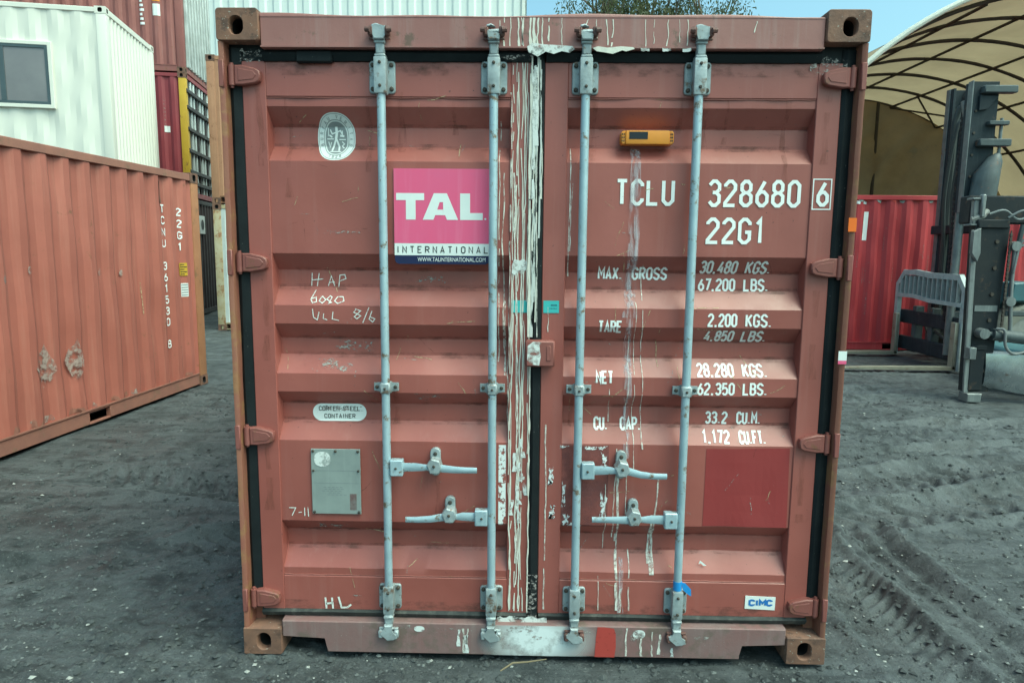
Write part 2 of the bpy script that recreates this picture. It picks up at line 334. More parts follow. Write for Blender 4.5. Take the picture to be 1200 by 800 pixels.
def ground_h(x, y):
    h = .030*vnoise(x, y, .35, 1)+.022*vnoise(x, y, 1.3, 2)+.016*vnoise(x, y, 3.7, 3)
    h = np.array(h, copy=True)
    rough = np.clip(vnoise(x, y, .55, 4)*2.4+.55, 0.1, 1)
    f = .016*vnoise(x, y, 9, 5)+.021*vnoise(x, y, 21, 6)+.017*vnoise(x, y, 47, 7)
    h = h+f*rough
    cl = np.clip(vnoise(x, y, 26, 8)-.22, 0, 1)*.06*rough; h = h+cl
    # tyre tracks: x0,y0,x1,y1,half width,depth,lug pitch
    for k, (x0, y0, x1, y1, hw, dep, lug) in enumerate(TRACKS):
        dx, dy = x1-x0, y1-y0; Ln = math.hypot(dx, dy); dx /= Ln; dy /= Ln
        s = (x-x0)*dx+(y-y0)*dy; q = -(x-x0)*dy+(y-y0)*dx+.10*vnoise(s, s*0+k, .6, 20+k)
        end = np.clip(s/.4, 0, 1)*np.clip((Ln-s)/.4, 0, 1)
        prof = np.exp(-(q/hw)**6); lip = np.exp(-((np.abs(q)-hw*1.25)/(hw*.25))**2)
        br = np.clip(.65+vnoise(x, y, 1.7, 30+k)*1.6, 0, 1)
        if lug:
            lp = np.sin(2*PI*(s+np.abs(q)*.8)/lug); tread = np.clip(lp*1.6, -1, 1)*.5
        else: tread = np.sin(q/hw*PI*2.5)*.6
        dep = dep*1.9; h = h+end*br*(-dep*prof+dep*.9*lip+tread*dep*.8*prof)
    for k, (x0, y0, x1, y1, st, ln) in enumerate(PITS):      # rows of lug prints
        dx, dy = x1-x0, y1-y0; Ln = math.hypot(dx, dy); dx /= Ln; dy /= Ln
        s = (x-x0)*dx+(y-y0)*dy; q = -(x-x0)*dy+(y-y0)*dx
        m = (np.abs(q) < .25) & (s > 0) & (s < Ln); i = np.floor(s[m]/st); rn = np.sin(i*12.9898+k*78.2)*43758.5; rn = rn-np.floor(rn)
        a = (s[m]/st-i-.5+.25*(rn-.5))*st; b = q[m]-.10*(rn-.5)+a*.5
        g = np.exp(-(a/(ln*.55))**2-(b/.022)**2); g2 = np.exp(-(a/(ln*.6))**2-((b-.05)/.03)**2)
        h[m] += (.4+.6*rn)*(-.040*g+.016*g2)
    return h
PITS = [(1.35, 1.15, 5.2, 1.75, .20, .07), (1.5, 1.45, 5.4, 2.15, .24, .06), (1.6, 1.85, 5.6, 2.6, .22, .08), (1.7, 2.35, 6.0, 3.15, .26, .07), (1.3, .75, 4.2, 1.15, .19, .06), (1.9, 2.9, 6.4, 3.7, .3, .08), (1.8, 3.4, 6.5, 4.2, .3, .08),
        (1.4, .35, 3.5, .7, .22, .06), (-4.1, 1.9, -1.3, 1.25, .22, .06), (-4.0, 2.9, -1.3, 2.0, .26, .07), (-4.0, 1.2, -1.3, .75, .24, .05), (-4.0, 4.0, -1.3, 2.9, .28, .08), (1.4, 4.4, 5, 5.2, .3, .09)]
TRACKS = [(1.72, 2.0, 1.70, -.9, .17, .022, .085), (2.12, 1.7, 2.02, -.9, .16, .02, 0), (1.5, 2.0, 6.2, 3.5, .22, .030, .16), (1.4, 1.45, 6.0, 2.75, .20, .024, .19),
          (1.3, 3.6, 7, 4.5, .2, .022, .15), (1.4, 2.75, 6.6, 3.95, .12, .026, 0), (-4.2, .2, -1.3, 1.25, .16, .026, .12), (-4.0, 2.4, -1.2, 1.7, .2, .02, .13), (-3.9, 3.3, -1.3, 2.3, .13, .02, 0),
          (-3.9, 5.0, -1.3, 3.6, .2, .022, .16), (1.3, 5.2, 4.8, 5.9, .25, .02, .2), (-5.5, 9.5, -1.5, 6.4, .25, .02, .2), (-1.6, -.9, -2.3, 1.6, .15, .016, .10)]
gxs = graded([(-260, -30, 40, 15), (-30, -7, 4, .25), (-7, -3, .06, .020), (-3, -1.1, .016, .014), (-1.1, 1.1, .018, .018), (1.1, 3.2, .014, .018), (3.2, 8, .02, .07), (8, 30, .3, 4), (30, 260, 15, 40)])
gys = graded([(-260, -30, 40, 15), (-30, -3, 4, .4), (-3, -.6, .15, .03), (-.6, 2, .012, .018), (2, 6, .018, .045), (6, 14, .045, .2), (14, 40, .3, 4), (40, 400, 15, 50)])
GX, GY = np.meshgrid(gxs, gys); fx, fy = GX.ravel(), GY.ravel()
gz = ground_h(fx, fy)
near = np.exp(-np.clip(np.maximum(np.maximum(-9-fx, fx-10), np.maximum(-3-fy, fy-16)), 0, None)/6)
gz = gz*near-.012
nx, ny = len(gxs), len(gys)
idx = np.arange(nx*ny).reshape(ny, nx)
quads = np.stack([idx[:-1, :-1], idx[:-1, 1:], idx[1:, 1:], idx[1:, :-1]], -1).reshape(-1, 4)
gme = bpy.data.meshes.new('ground')
gme.vertices.add(nx*ny); gme.vertices.foreach_set('co', np.stack([fx, fy, gz], 1).astype(np.float32).ravel())
gme.loops.add(quads.size); gme.loops.foreach_set('vertex_index', quads.ravel().astype(np.int32))
gme.polygons.add(len(quads)); gme.polygons.foreach_set('loop_start', (np.arange(len(quads))*4).astype(np.int32))
gme.polygons.foreach_set('use_smooth', np.ones(len(quads), bool)); gme.update(calc_edges=True); gme.materials.append(MATS['mud'])
ground = bpy.data.objects.new('ground', gme); C.objects.link(ground); ground['kind'] = 'structure'
ground['label'] = 'wet grey mud and gravel yard with tyre tracks'

def pebbles(name, n, mat, smin, smax, xr, yr, label, power=2.5):
    px = rng.uniform(*xr, n); py = yr[0]+(yr[1]-yr[0])*rng.random(n)**power
    keep = ~((np.abs(px) < 1.15) & (py > .05) & (py < 6)); px, py = px[keep], py[keep]; n = len(px)
    s = smin+(smax-smin)*rng.random(n)**3
    base = np.array([(1, 0, 0), (.2, .9, .1), (-.9, .3, 0), (-.4, -.9, .05), (.6, -.7, 0), (.1, .1, .75), (0, 0, -.6)])
    tri = np.array([(0, 1, 5), (1, 2, 5), (2, 3, 5), (3, 4, 5), (4, 0, 5), (1, 0, 6), (2, 1, 6), (3, 2, 6), (4, 3, 6), (0, 4, 6)])
    a = rng.uniform(0, 2*PI, n); ca, sa = np.cos(a), np.sin(a)
    b = base[None]*rng.uniform(.6, 1.3, (n, 7, 1))*s[:, None, None]
    X = b[..., 0]*ca[:, None]-b[..., 1]*sa[:, None]+px[:, None]; Y = b[..., 0]*sa[:, None]+b[..., 1]*ca[:, None]+py[:, None]
    Z = b[..., 2]*.7+(ground_h(px, py)-.012+s*.12)[:, None]
    V = np.stack([X, Y, Z], -1).reshape(-1, 3); F = (tri[None]+np.arange(n)[:, None, None]*7).reshape(-1, 3)
    o = obj(name, (V.tolist(), F.tolist()), mat, smooth=False); o['kind'] = 'stuff'; tag(o, label, 'gravel'); return o
pebbles('gravel', 24000, 'pebble', .004, .022, (-4, 5), (-.6, 5.5), 'dark grey gravel scattered over the mud')
pebbles('pale_gravel', 1300, 'pebble_pale', .003, .016, (-4, 5), (-.6, 5), 'pale stone chips scattered over the mud')
pebbles('grey_gravel', 6000, 'pebble_mid', .003, .014, (-4, 5), (-.6, 2.5), 'mid grey stone chips pressed into the mud')
bm = NB(); tube(bm, [(-.13, -.10, .012), (-.08, -.06, .022), (-.02, -.045, .018), (.06, -.02, .016)], [.003, .004, .0035, .002], 6)
tag(obj('twig', bm, 'twig'), 'short bent twig lying on gravel in front of the container sill', 'twig')

# ------------------------------------------------------------------ stroke lettering
c, e = .34, .15
GLY = {
 '0': [[(0, e), (c, 0), (1-c, 0), (1, e), (1, 1-e), (1-c, 1), (c, 1), (0, 1-e), 'c']],
 '1': [[(.15, .80), (.6, 1), (.6, 0)]],
 '2': [[(0, .78), (0, 1-e), (c, 1), (1-c, 1), (1, 1-e), (1, .66), (0, .10), (0, 0), (1, 0)]],
 '3': [[(0, .84), (c, 1), (1-c, 1), (1, .86), (1, .66), (.68, .53), (1, .40), (1, .14), (1-c, 0), (c, 0), (0, .16)], [(.68, .53), (.32, .53)]],
 '4': [[(.66, 1), (0, .26), (1, .26)], [(.78, .55), (.78, 0)]],
 '5': [[(.95, 1), (.08, 1), (.02, .54), (.34, .62), (.66, .62), (1, .48), (1, .15), (1-c, 0), (c, 0), (0, .15)]],
 '6': [[(.72, 1), (.03, .44)], [(0, .16), (c, 0), (1-c, 0), (1, .16), (1, .42), (1-c, .57), (c, .57), (.0, .42), 'c']],
 '7': [[(0, 1), (1, 1), (.35, 0)]],
 '8': [[(c, .53), (.06, .65), (.06, .87), (c, 1), (1-c, 1), (.94, .87), (.94, .65), (1-c, .53), 'c'], [(c, .53), (0, .40), (0, .14), (c, 0), (1-c, 0), (1, .14), (1, .40), (1-c, .53)]],
 'T': [[(0, 1), (1, 1)], [(.5, 1), (.5, 0)]], 'C': [[(1, .76), (1, 1-e), (1-c, 1), (c, 1), (0, 1-e), (0, e), (c, 0), (1-c, 0), (1, e), (1, .24)]],
 'L': [[(0, 1), (0, 0), (1, 0)]], 'U': [[(0, 1), (0, e), (c, 0), (1-c, 0), (1, e), (1, 1)]],
 'G': [[(1, .76), (1, 1-e), (1-c, 1), (c, 1), (0, 1-e), (0, e), (c, 0), (1-c, 0), (1, e), (1, .45), (.55, .45)]],
 'M': [[(0, 0), (0, 1), (.5, .42), (1, 1), (1, 0)]], 'A': [[(0, 0), (.5, 1), (1, 0)], [(.18, .30), (.82, .30)]],
 'X': [[(0, 0), (1, 1)], [(0, 1), (1, 0)]], 'R': [[(0, 0), (0, 1), (1-c, 1), (1, 1-e), (1, .62), (1-c, .48), (0, .48)], [(.5, .48), (1, 0)]],
 'S': [[(1, .80), (1, 1-e), (1-c, 1), (c, 1), (0, 1-e), (0, .64), (1, .36), (1, e), (1-c, 0), (c, 0), (0, e), (0, .2)]],
 'K': [[(0, 0), (0, 1)], [(1, 1), (.05, .45)], [(.3, .58), (1, 0)]],
 'B': [[(0, 0), (0, 1), (1-c, 1), (.95, 1-e), (.95, .66), (1-c, .53), (1, .40), (1, e), (1-c, 0), (0, 0)], [(0, .53), (1-c, .53)]],
 'E': [[(1, 1), (0, 1), (0, 0), (1, 0)], [(0, .52), (.75, .52)]], 'N': [[(0, 0), (0, 1), (1, 0), (1, 1)]],
 'P': [[(0, 0), (0, 1), (1-c, 1), (1, 1-e), (1, .58), (1-c, .44), (0, .44)]], 'F': [[(1, 1), (0, 1), (0, 0)], [(0, .52), (.75, .52)]],
 'H': [[(0, 0), (0, 1)], [(1, 0), (1, 1)], [(0, .5), (1, .5)]], 'I': [[(.5, 0), (.5, 1)]], 'V': [[(0, 1), (.5, 0), (1, 1)]], 'W': [[(0, 1), (.25, 0), (.5, .8), (.75, 0), (1, 1)]],
 'O': [[(0, e), (c, 0), (1-c, 0), (1, e), (1, 1-e), (1-c, 1), (c, 1), (0, 1-e), 'c']],
 '.': [[(.3, 0), (.3, .09)]], ',': [[(.4, .09), (.2, -.10)]], '/': [[(0, -.1), (1, 1.05)]], '-': [[(0, .5), (1, .5)]], ' ': []}
GW = {'1': .75, '.': .45, ',': .45, ' ': .75, 'M': 1.2, 'I': .45, 'W': 1.3}
def ribbon(bm, pts, t, closed=False, y=0):
    """flat stroke of width t along points (x,z)"""
    P_ = [Vector((p[0], p[1])) for p in pts]; n = len(P_); Ls, Rs = [], []
    for i in range(n):
        a = P_[i-1] if (i or closed) else None; b = P_[(i+1) % n] if (i < n-1 or closed) else None
        d1 = (P_[i]-a).normalized() if a is not None else None; d2_ = (b-P_[i]).normalized() if b is not None else None
        if d1 is None: d1 = d2_
        if d2_ is None: d2_ = d1
        n1, n2 = Vector((-d1.y, d1.x)), Vector((-d2_.y, d2_.x)); m = n1+n2
        m = n1 if m.length < 1e-4 else m.normalized(); k = 1/max(.45, m.dot(n1))
        Ls.append(bm.verts.new((P_[i].x+m.x*t/2*k, y, P_[i].y+m.y*t/2*k))); Rs.append(bm.verts.new((P_[i].x-m.x*t/2*k, y, P_[i].y-m.y*t/2*k)))
    for i in range(n if closed else n-1):
        j = (i+1) % n; bm.faces.new((Ls[i], Ls[j], Rs[j], Rs[i]))
def stext(bm, s, x0, zt, x1, zb, t, gap=.5, slant=0, jit=0):
    tot = sum(GW.get(ch, 1) for ch in s)+gap*(len(s)-1); u = (x1-x0-t)/tot; h = zt-zb-t; x = x0+t/2; k = 0
    for ch in s:
        wd = GW.get(ch, 1)
        for st in GLY[ch]:
            cl = st[-1] == 'c'; pts = st[:-1] if cl else st; k += 1
            ribbon(bm, [(x+p[0]*u*wd+slant*p[1]*h+random.uniform(-jit, jit), zb+t/2+p[1]*h+random.uniform(-jit, jit)) for p in pts], t, cl, y=-.00025*(k % 4))
        x += u*(wd+gap)
def btext(s, size, x, z, spacing=1.0, sx=1.0, align='LEFT', off=0.0):
    """built-in font as mesh in the x,z plane"""
    cu = bpy.data.curves.new('t', 'FONT'); cu.body = s; cu.size = size; cu.space_character = spacing; cu.align_x = align; cu.offset = off; cu.resolution_u = 3
    o = bpy.data.objects.new('t', cu); C.objects.link(o); dg = bpy.context.evaluated_depsgraph_get(); dg.update()
    me = bpy.data.meshes.new_from_object(o.evaluated_get(dg)); C.objects.unlink(o); bpy.data.objects.remove(o)
    bm = NB(); bm.from_mesh(me); bpy.data.meshes.remove(me)
    for v in bm.verts: v.co = Vector((x+v.co.x*sx, 0, z+v.co.y))
    return bm

# ------------------------------------------------------------------ the red-brown container with closed doors
HW, HH, CL = 1.219, 2.591, 6.058
Y0 = .055
GROOVES = [(2.247, 2.176, 2.102, 2.041), (1.683, 1.616, 1.548, 1.476), (1.402, 1.338, 1.270, 1.198), (1.123, 1.066, .994, .919), (.573, .516, .445, .365)]
BR = sorted([z for g in GROOVES for z in g]); DEP = .052
ZX = [1.97, 1.90, 1.83, 1.76, .85, .78, .71, .64]      # extra rows across the wide flats
XP0, XP1 = .110, 1.055        # panel edges, mirrored
YF = .049                      # frame face of the door
ZFT, ZFB = 2.282, .331
def prof(z):
    for a, b, c_, d in GROOVES:
        if d <= z <= a:
            if z > b: return Y0+DEP*(a-z)/(a-b)
            if z >= c_: return Y0+DEP
            return Y0+DEP*(z-d)/(c_-d)
    return Y0
NXS = 32
DENTS = [(-.80, 1.84, .10, .006), (-.35, 1.30, .07, .004), (-.72, .74, .12, .005), (-.30, .72, .09, .006), (.84, 1.80, .13, .005), (.36, .70, .08, .006), (.50, 1.78, .09, .005), (.90, .70, .12, .004), (-.90, 1.30, .07, -.004), (.75, 1.30, .06, .004), (-.5, .40, .08, .005), (.8, .45, .1, .005)]
def wob(x, z):
    q = abs(x); edge = max(0, min(1, min(q-XP0, XP1-q)/.10)); ph = 1.3 if x < 0 else 4.1
    return edge*(.0016*math.sin(x*9+z*7+ph)+.0013*math.sin(x*17-z*13+ph*2)+.0008*math.sin(x*31+z*5)+sum(d*math.exp(-((x-a)**2+(z-b)**2)/(r*r)) for a, b, r, d in DENTS))
def ysurf(x, z):
    if z > ZFT or z < ZFB: return YF
    return prof(z)+wob(x, z) if XP0 < abs(x) < XP1 else YF
def decal(name, bm, mat, parent, off=.0018):
    for z in BR+ZX+[ZFT, ZFB]:
        bmesh.ops.bisect_plane(bm, geom=bm.verts[:]+bm.edges[:]+bm.faces[:], plane_co=(0, 0, z), plane_no=(0, 0, 1))
    for x in (-XP0, XP0, -XP1, XP1):
        bmesh.ops.bisect_plane(bm, geom=bm.verts[:]+bm.edges[:]+bm.faces[:], plane_co=(x, 0, 0), plane_no=(1, 0, 0))
    lo, hi = min(v.co.x for v in bm.verts), max(v.co.x for v in bm.verts)
    for k in range(1, NXS):
        for sg in (-1, 1):
            x = sg*(XP0+(XP1-XP0)*k/NXS)
            if lo < x < hi: bmesh.ops.bisect_plane(bm, geom=bm.verts[:]+bm.edges[:]+bm.faces[:], plane_co=(x, 0, 0), plane_no=(1, 0, 0))
    for v in bm.verts: v.co.y += ysurf(v.co.x, v.co.z)-off
    return obj(name, bm, mat, parent, smooth=False)
def poly(pts, y=0, bm=None):
    bm = bm or NB(); bm.faces.new([bm.verts.new((x, y, z)) for x, z in pts]); return bm
def rectp(x0, x1, z0, z1): return [(x0, z0), (x1, z0), (x1, z1), (x0, z1)]
def ragged(x0, x1, z0, z1, n=9, j=.2):
    pts = []; wd, hg = x1-x0, z1-z0
    for k in range(n): pts.append((x0+wd*k/n, z0+random.uniform(0, j)*hg))
    for k in range(n): pts.append((x1-random.uniform(0, j)*wd, z0+hg*k/n))
    for k in range(n): pts.append((x1-wd*k/n, z1-random.uniform(0, j)*hg))
    for k in range(n): pts.append((x0+random.uniform(0, j)*wd, z1-hg*k/n))
    return pts
def streakline(bm, x, zt, zb, wd, wob=.006, y=0):
    """thin run of liquid down a surface, width swelling and pinching"""
    n = max(6, int((zt-zb)/.035)); ph = random.uniform(0, 9); a = []; xx = x
    for k in range(n+1):
        z = zt+(zb-zt)*k/n; xx += random.gauss(0, 1)*wob*.30
        q = wd*(.55+.45*abs(math.sin(k*.7+ph))*random.uniform(.5, 1.3)); q *= 1 if k < n-1 else 1.5
        a.append((xx, z, q/2))
    L_ = [bm.verts.new((p[0]-p[2], y, p[1])) for p in a]; R_ = [bm.verts.new((p[0]+p[2], y, p[1])) for p in a]
    for k in range(n):
        if random.random() > .07: bm.faces.new((L_[k], R_[k], R_[k+1], L_[k+1]))

MC = thing('shipping_container', 'red-brown shipping container with closed double doors, grey locking bars and a pink sign', 'container')
# castings
def casting_front(sx, top):
    z0, z1 = (HH-.118, HH) if top else (0, .118)
    cx, cz = sx*(HW-.081), (z0+z1)/2; n = 7
    out = rrect(cx, cz, .081, .059, .014 if top else .006, n); ins = rrect(cx, cz, .078, .056, .012 if top else .005, n)
    hx, hz = (.031, .040) if not top else (.029, .036)
    ox = -sx*(.006 if not top else -.004)
    hole = rrect(cx+ox, cz-(.004 if top else .0), hx, hz, hx*.97, n); hol2 = rrect(cx+ox, cz-(.004 if top else 0), hx-.003, hz-.003, (hx-.003)*.97, n)
    bm = NB()
    loft(bm, [[(x, .178, z) for x, z in out], [(x, .004, z) for x, z in out], [(x, 0, z) for x, z in ins], [(x, 0, z) for x, z in hole], [(x, .004, z) for x, z in hol2],
              [(x, .034, z) for x, z in hol2], [(x, .15, z) for x, z in hol2]], cap0=True, cap1=True, mi=[0, 0, 0, 0, 0, 1, 1])
    return obj('corner_casting', bm, ['casting', 'casting_dark'], MC)
for sx in (-1, 1):
    for top in (1, 0): casting_front(sx, top)
for sx in (-1, 1):
    for z0 in (0, HH-.118):
        bm = NB(); box(bm, sx*HW-(.162 if sx > 0 else 0), sx*HW+(0 if sx > 0 else .162), CL-.178, CL, z0, z0+.118, .006); obj('corner_casting', bm, 'casting', MC)
# corner posts
for sx in (-1, 1):
    bm = NB()
    pl = [(.004, 1.207), (.004, 1.214), (.012, 1.2175), (.17, 1.2175), (.17, 1.16), (.150, 1.152), (.085, 1.155), (.080, 1.192), (.012, 1.196)]
    rings = []
    for z in np.linspace(.118, HH-.118, 30):
        j = random.uniform(-.0012, .0012); rings.append([(sx*(x+j), y, z) for y, x in pl])
    loft(bm, rings, True, True); obj('corner_post', bm, 'post_paint', MC)
# header
bm = NB()
box(bm, -HW+.163, HW-.163, .012, .10, 2.450, 2.566, .004)
nseg = 60; L1 = []
for k in range(nseg+1):      # pressed top lip, a little wavy
    x = -HW+.165+(2*HW-.33)*k/nseg; dz = .004*math.sin(x*4.3)+.003*math.sin(x*11)-.010*max(0, 1-abs(abs(x)-.98)/.16)*0
    L1.append([(x, .0105, 2.5615), (x, .0105, 2.566+dz), (x, .013, 2.570+dz), (x, .11, 2.572+dz), (x, .11, 2.560)])
loft(bm, L1, True, True)
box(bm, -HW+.165, HW-.165, .0055, .03, 2.452, 2.4575)      # lower drip lip
obj('header', bm, 'frame_paint', MC)
# sill with fork notches at the corners
bm = NB()
zt, zm, zb_ = .150, .078, .012
prism_xz(bm, [(-1.055, zm), (-.872, zm), (-.866, zb_), (.866, zb_), (.872, zm), (1.055, zm), (1.055, zt), (-1.055, zt)], .008, .055, .004)
box(bm, -1.055, -.87, .055, .12, zm+.001, zm+.012); box(bm, .87, 1.055, .055, .12, zm+.001, zm+.012)
obj('sill', bm, 'sill_paint', MC)
bm = NB(); box(bm, -1.05, 1.05, .056, .16, .06, .150)
obj('sill_ledge', bm, 'sill_paint', MC)
# sides, roof, floor, back
def corr_sheet(L_, H_, z0, pitch=.278, dep=.036, flat=.26, sub=1):
    """corrugated wall in local x (0..L), y depth, z; outward is -y"""
    xs = []; x = 0
    while x < L_:
        xs += [(x, 0), (x+pitch*flat, 0), (x+pitch*.5, dep), (x+pitch*(.5+flat), dep)]; x += pitch
    xs = [(a, b) for a, b in xs if a < L_]+[(L_, 0)]
    v, f = [], []
    for a, b in xs:
        for q in range(sub+1):
            z = z0+H_*q/sub; dn_ = 0 if sub < 3 or q in (0, sub) or a < .05 or a > L_-.05 else .004*math.sin(a*5.1+z*3)+.004*math.sin(a*13+z*7.7)+.016*sum(math.exp(-((a-p)**2+(z-r)**2)/.05) for p, r in ((.9, .7), (2.2, 1.45), (3.4, .62), (3.75, .6), (4.3, 1.5), (4.9, .9), (1.6, 1.9)))
            v.append((a, b+dn_, z))
    n = sub+1
    for i in range(len(xs)-1):
        for q in range(sub): f.append((i*n+q, (i+1)*n+q, (i+1)*n+q+1, i*n+q+1))
    return v, f
def place(vf, o, ux, uy):
    v, f = vf; o, ux, uy = Vector(o), Vector(ux), Vector(uy)
    return [tuple(o+ux*a+uy*b+Vector((0, 0, c_))) for a, b, c_ in v], f
for sx in (-1, 1):
    obj('side_wall', place(corr_sheet(CL-.34, HH-.30, .16), (sx*(HW-.006), .17, 0), (0, 1, 0), (-sx, 0, 0)), 'door_paint', MC)
    bm = NB(); box(bm, sx*HW-.03-.025, sx*HW+.03-.025*1, .178, CL-.178, .03, .17) if sx > 0 else box(bm, -HW+.0, -HW+.06, .178, CL-.178, .03, .17); obj('bottom_side_rail', bm, 'frame_paint', MC)
    bm = NB(); box(bm, sx*HW-.06 if sx > 0 else -HW, sx*HW if sx > 0 else -HW+.06, .178, CL-.178, HH-.14, HH-.03); obj('top_side_rail', bm, 'frame_paint', MC)
bm = NB(); box(bm, -HW+.06, HW-.06, .11, CL-.05, HH-.045, HH-.035); obj('roof', bm, 'frame_paint', MC)
obj('back_wall', place(corr_sheet(2*HW-.32, HH-.24, .12), (HW-.16, CL-.01, 0), (-1, 0, 0), (0, -1, 0)), 'door_paint', MC)
bm = NB(); box(bm, -HW+.06, HW-.06, .17, CL-.06, .13, .165); obj('floor', bm, 'brown_dark', MC)

# doors
ZT, ZB = 2.412, .180
def make_door(s):
    """s=-1 left, +1 right"""
    a, b = XP0, XP1; nxs = NXS
    zs = [ZFT+.006]+sorted(BR+ZX, reverse=True)+[ZFB-.006]
    bm = NB(); grid = []
    for z in zs:
        row = []
        for k in range(nxs+1):
            x = s*(a+(b-a)*k/nxs); row.append(bm.verts.new((x, prof(z)+wob(x, z), z)))
        grid.append(row)
    for r0, r1 in zip(grid, grid[1:]):
        for k in range(nxs): bm.faces.new((r0[k], r0[k+1], r1[k+1], r1[k]))
    for g in GROOVES:       # closed groove ends
        for x, dx in ((s*a, 1), (s*b, -1)):
            bm.faces.new([bm.verts.new((x+s*dx*(.0 if i in (0, 3) else .004), y, z)) for i, (z, y) in enumerate(((g[0], Y0-.002), (g[1], Y0+DEP), (g[2], Y0+DEP), (g[3], Y0-.002)))])
    e0, e1 = (.020, 1.146) if s > 0 else (.024, 1.146)
    bmesh.ops.bevel(bm, geom=[], offset=0)
    for x0, x1, z0, z1 in ((e0, a, ZB, ZT), (b, e1, ZB, ZT), (a-.0004, b+.0004, ZFT, ZT-.0006), (a-.0004, b+.0004, ZB+.0006, ZFB)):
        xx = sorted((s*x0, s*x1)); dy = 0 if x0 in (e0, b) else .0007
        box(bm, xx[0], xx[1], YF+dy, YF+.085, z0, z1, .0025)
    return obj('door', bm, 'door_paint', MC, angle=30)
DL, DR = make_door(-1), make_door(1)
# weld ridge under / above frame rails
for s, D in ((-1, DL), (1, DR)):
    for z in (ZFT-.003, ZFB+.003):
        bm = NB(); x0, x1 = sorted((s*(XP0+.002), s*(XP1-.002)))
        pts = [(x0+(x1-x0)*k/40, Y0-.0005+random.uniform(-.0006, .0006), z+random.uniform(-.0012, .0012)) for k in range(41)]
        tube(bm, pts, .0034, 6); obj('weld_bead', bm, 'hinge_paint', D)
# gaskets
def gstrip(name, x0, x1, z0, z1, y, mat, parent, vertical=True, bulge=.008, n=60):
    bm = NB(); rings = []
    for k in range(n+1):
        t_ = k/n; j = random.uniform(-.0012, .0012)
        if vertical:
            z = z0+(z1-z0)*t_; wv = .0018*math.sin(z*9)
            rings.append([(x0+j, y+.03, z), (x0+j, y+.002, z), (x0+.3*(x1-x0)+wv, y-bulge, z), (x0+.62*(x1-x0)+wv, y-bulge*.6, z), (x1-j, y+.001, z), (x1-j, y+.03, z)])
        else:
            x = x0+(x1-x0)*t_; wv = .002*math.sin(x*6)
            rings.append([(x, y+.03, z0+j), (x, y+.002, z0+j), (x, y-bulge*.5, z0+.35*(z1-z0)+wv), (x, y-bulge, z0+.7*(z1-z0)+wv), (x, y+.001, z1-j), (x, y+.03, z1-j)])
    loft(bm, rings, True, True); return obj(name, bm, mat, parent)
gstrip('gasket', -1.196, -1.145, .19, 2.46, .052, 'gasket', DL); gstrip('gasket', 1.145, 1.196, .19, 2.46, .052, 'gasket', DR)
gstrip('gasket', -1.06, -.026, 2.4105, 2.4515, .040, 'gasket', DL, False, .010); gstrip('gasket', .024, 1.06, 2.4105, 2.4515, .040, 'gasket', DR, False, .010)
gstrip('gasket', -1.15, -.026, .1502, .183, .050, 'gasket_dusty', DL, False, .012); gstrip('gasket', .024, 1.15, .1502, .183, .050, 'gasket_dusty', DR, False, .012)
gstrip('gasket', -.023, .019, .165, 2.448, .046, 'gasket', DR, True, .012)
bm = NB(); box(bm, -.93, -.79, .026, .05, 2.402, 2.447, .006); obj('gasket_patch', bm, 'gasket', DL)
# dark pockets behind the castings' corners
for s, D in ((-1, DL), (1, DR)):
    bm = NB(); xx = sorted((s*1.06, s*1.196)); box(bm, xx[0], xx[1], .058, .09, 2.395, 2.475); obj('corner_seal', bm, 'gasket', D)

# hinges
def hinge(s, z, D):
    bm = NB(); q = lambda x: s*x
    prism_xz(bm, [(q(1.165), z-.036), (q(1.165), z+.036), (q(1.135), z+.037), (q(1.085), z+.025), (q(1.070), z+.016), (q(1.066), z), (q(1.070), z-.020), (q(1.085), z-.029), (q(1.135), z-.037)], .022, YF+.004, .004)
    prism_xz(bm, [(q(1.150), z-.022), (q(1.150), z+.024), (q(1.092), z+.014), (q(1.080), z), (q(1.092), z-.016)], .0200, .0232, .0015)
    tube(bm, [(q(1.178), .034, z-.037), (q(1.178), .034, z+.037)], .0135, 12)
    tube(bm, [(q(1.178), .034, z-.046), (q(1.178), .034, z+.046)], .007, 8)
    box(bm, *sorted((q(1.196), q(1.2165))), .0015, .06, z-.05, z+.05, .003)
    obj('hinge', bm, 'hinge_paint', D)
for z in (2.355, 1.645, .94, .238): hinge(-1, z, DL); hinge(1, z, DR)

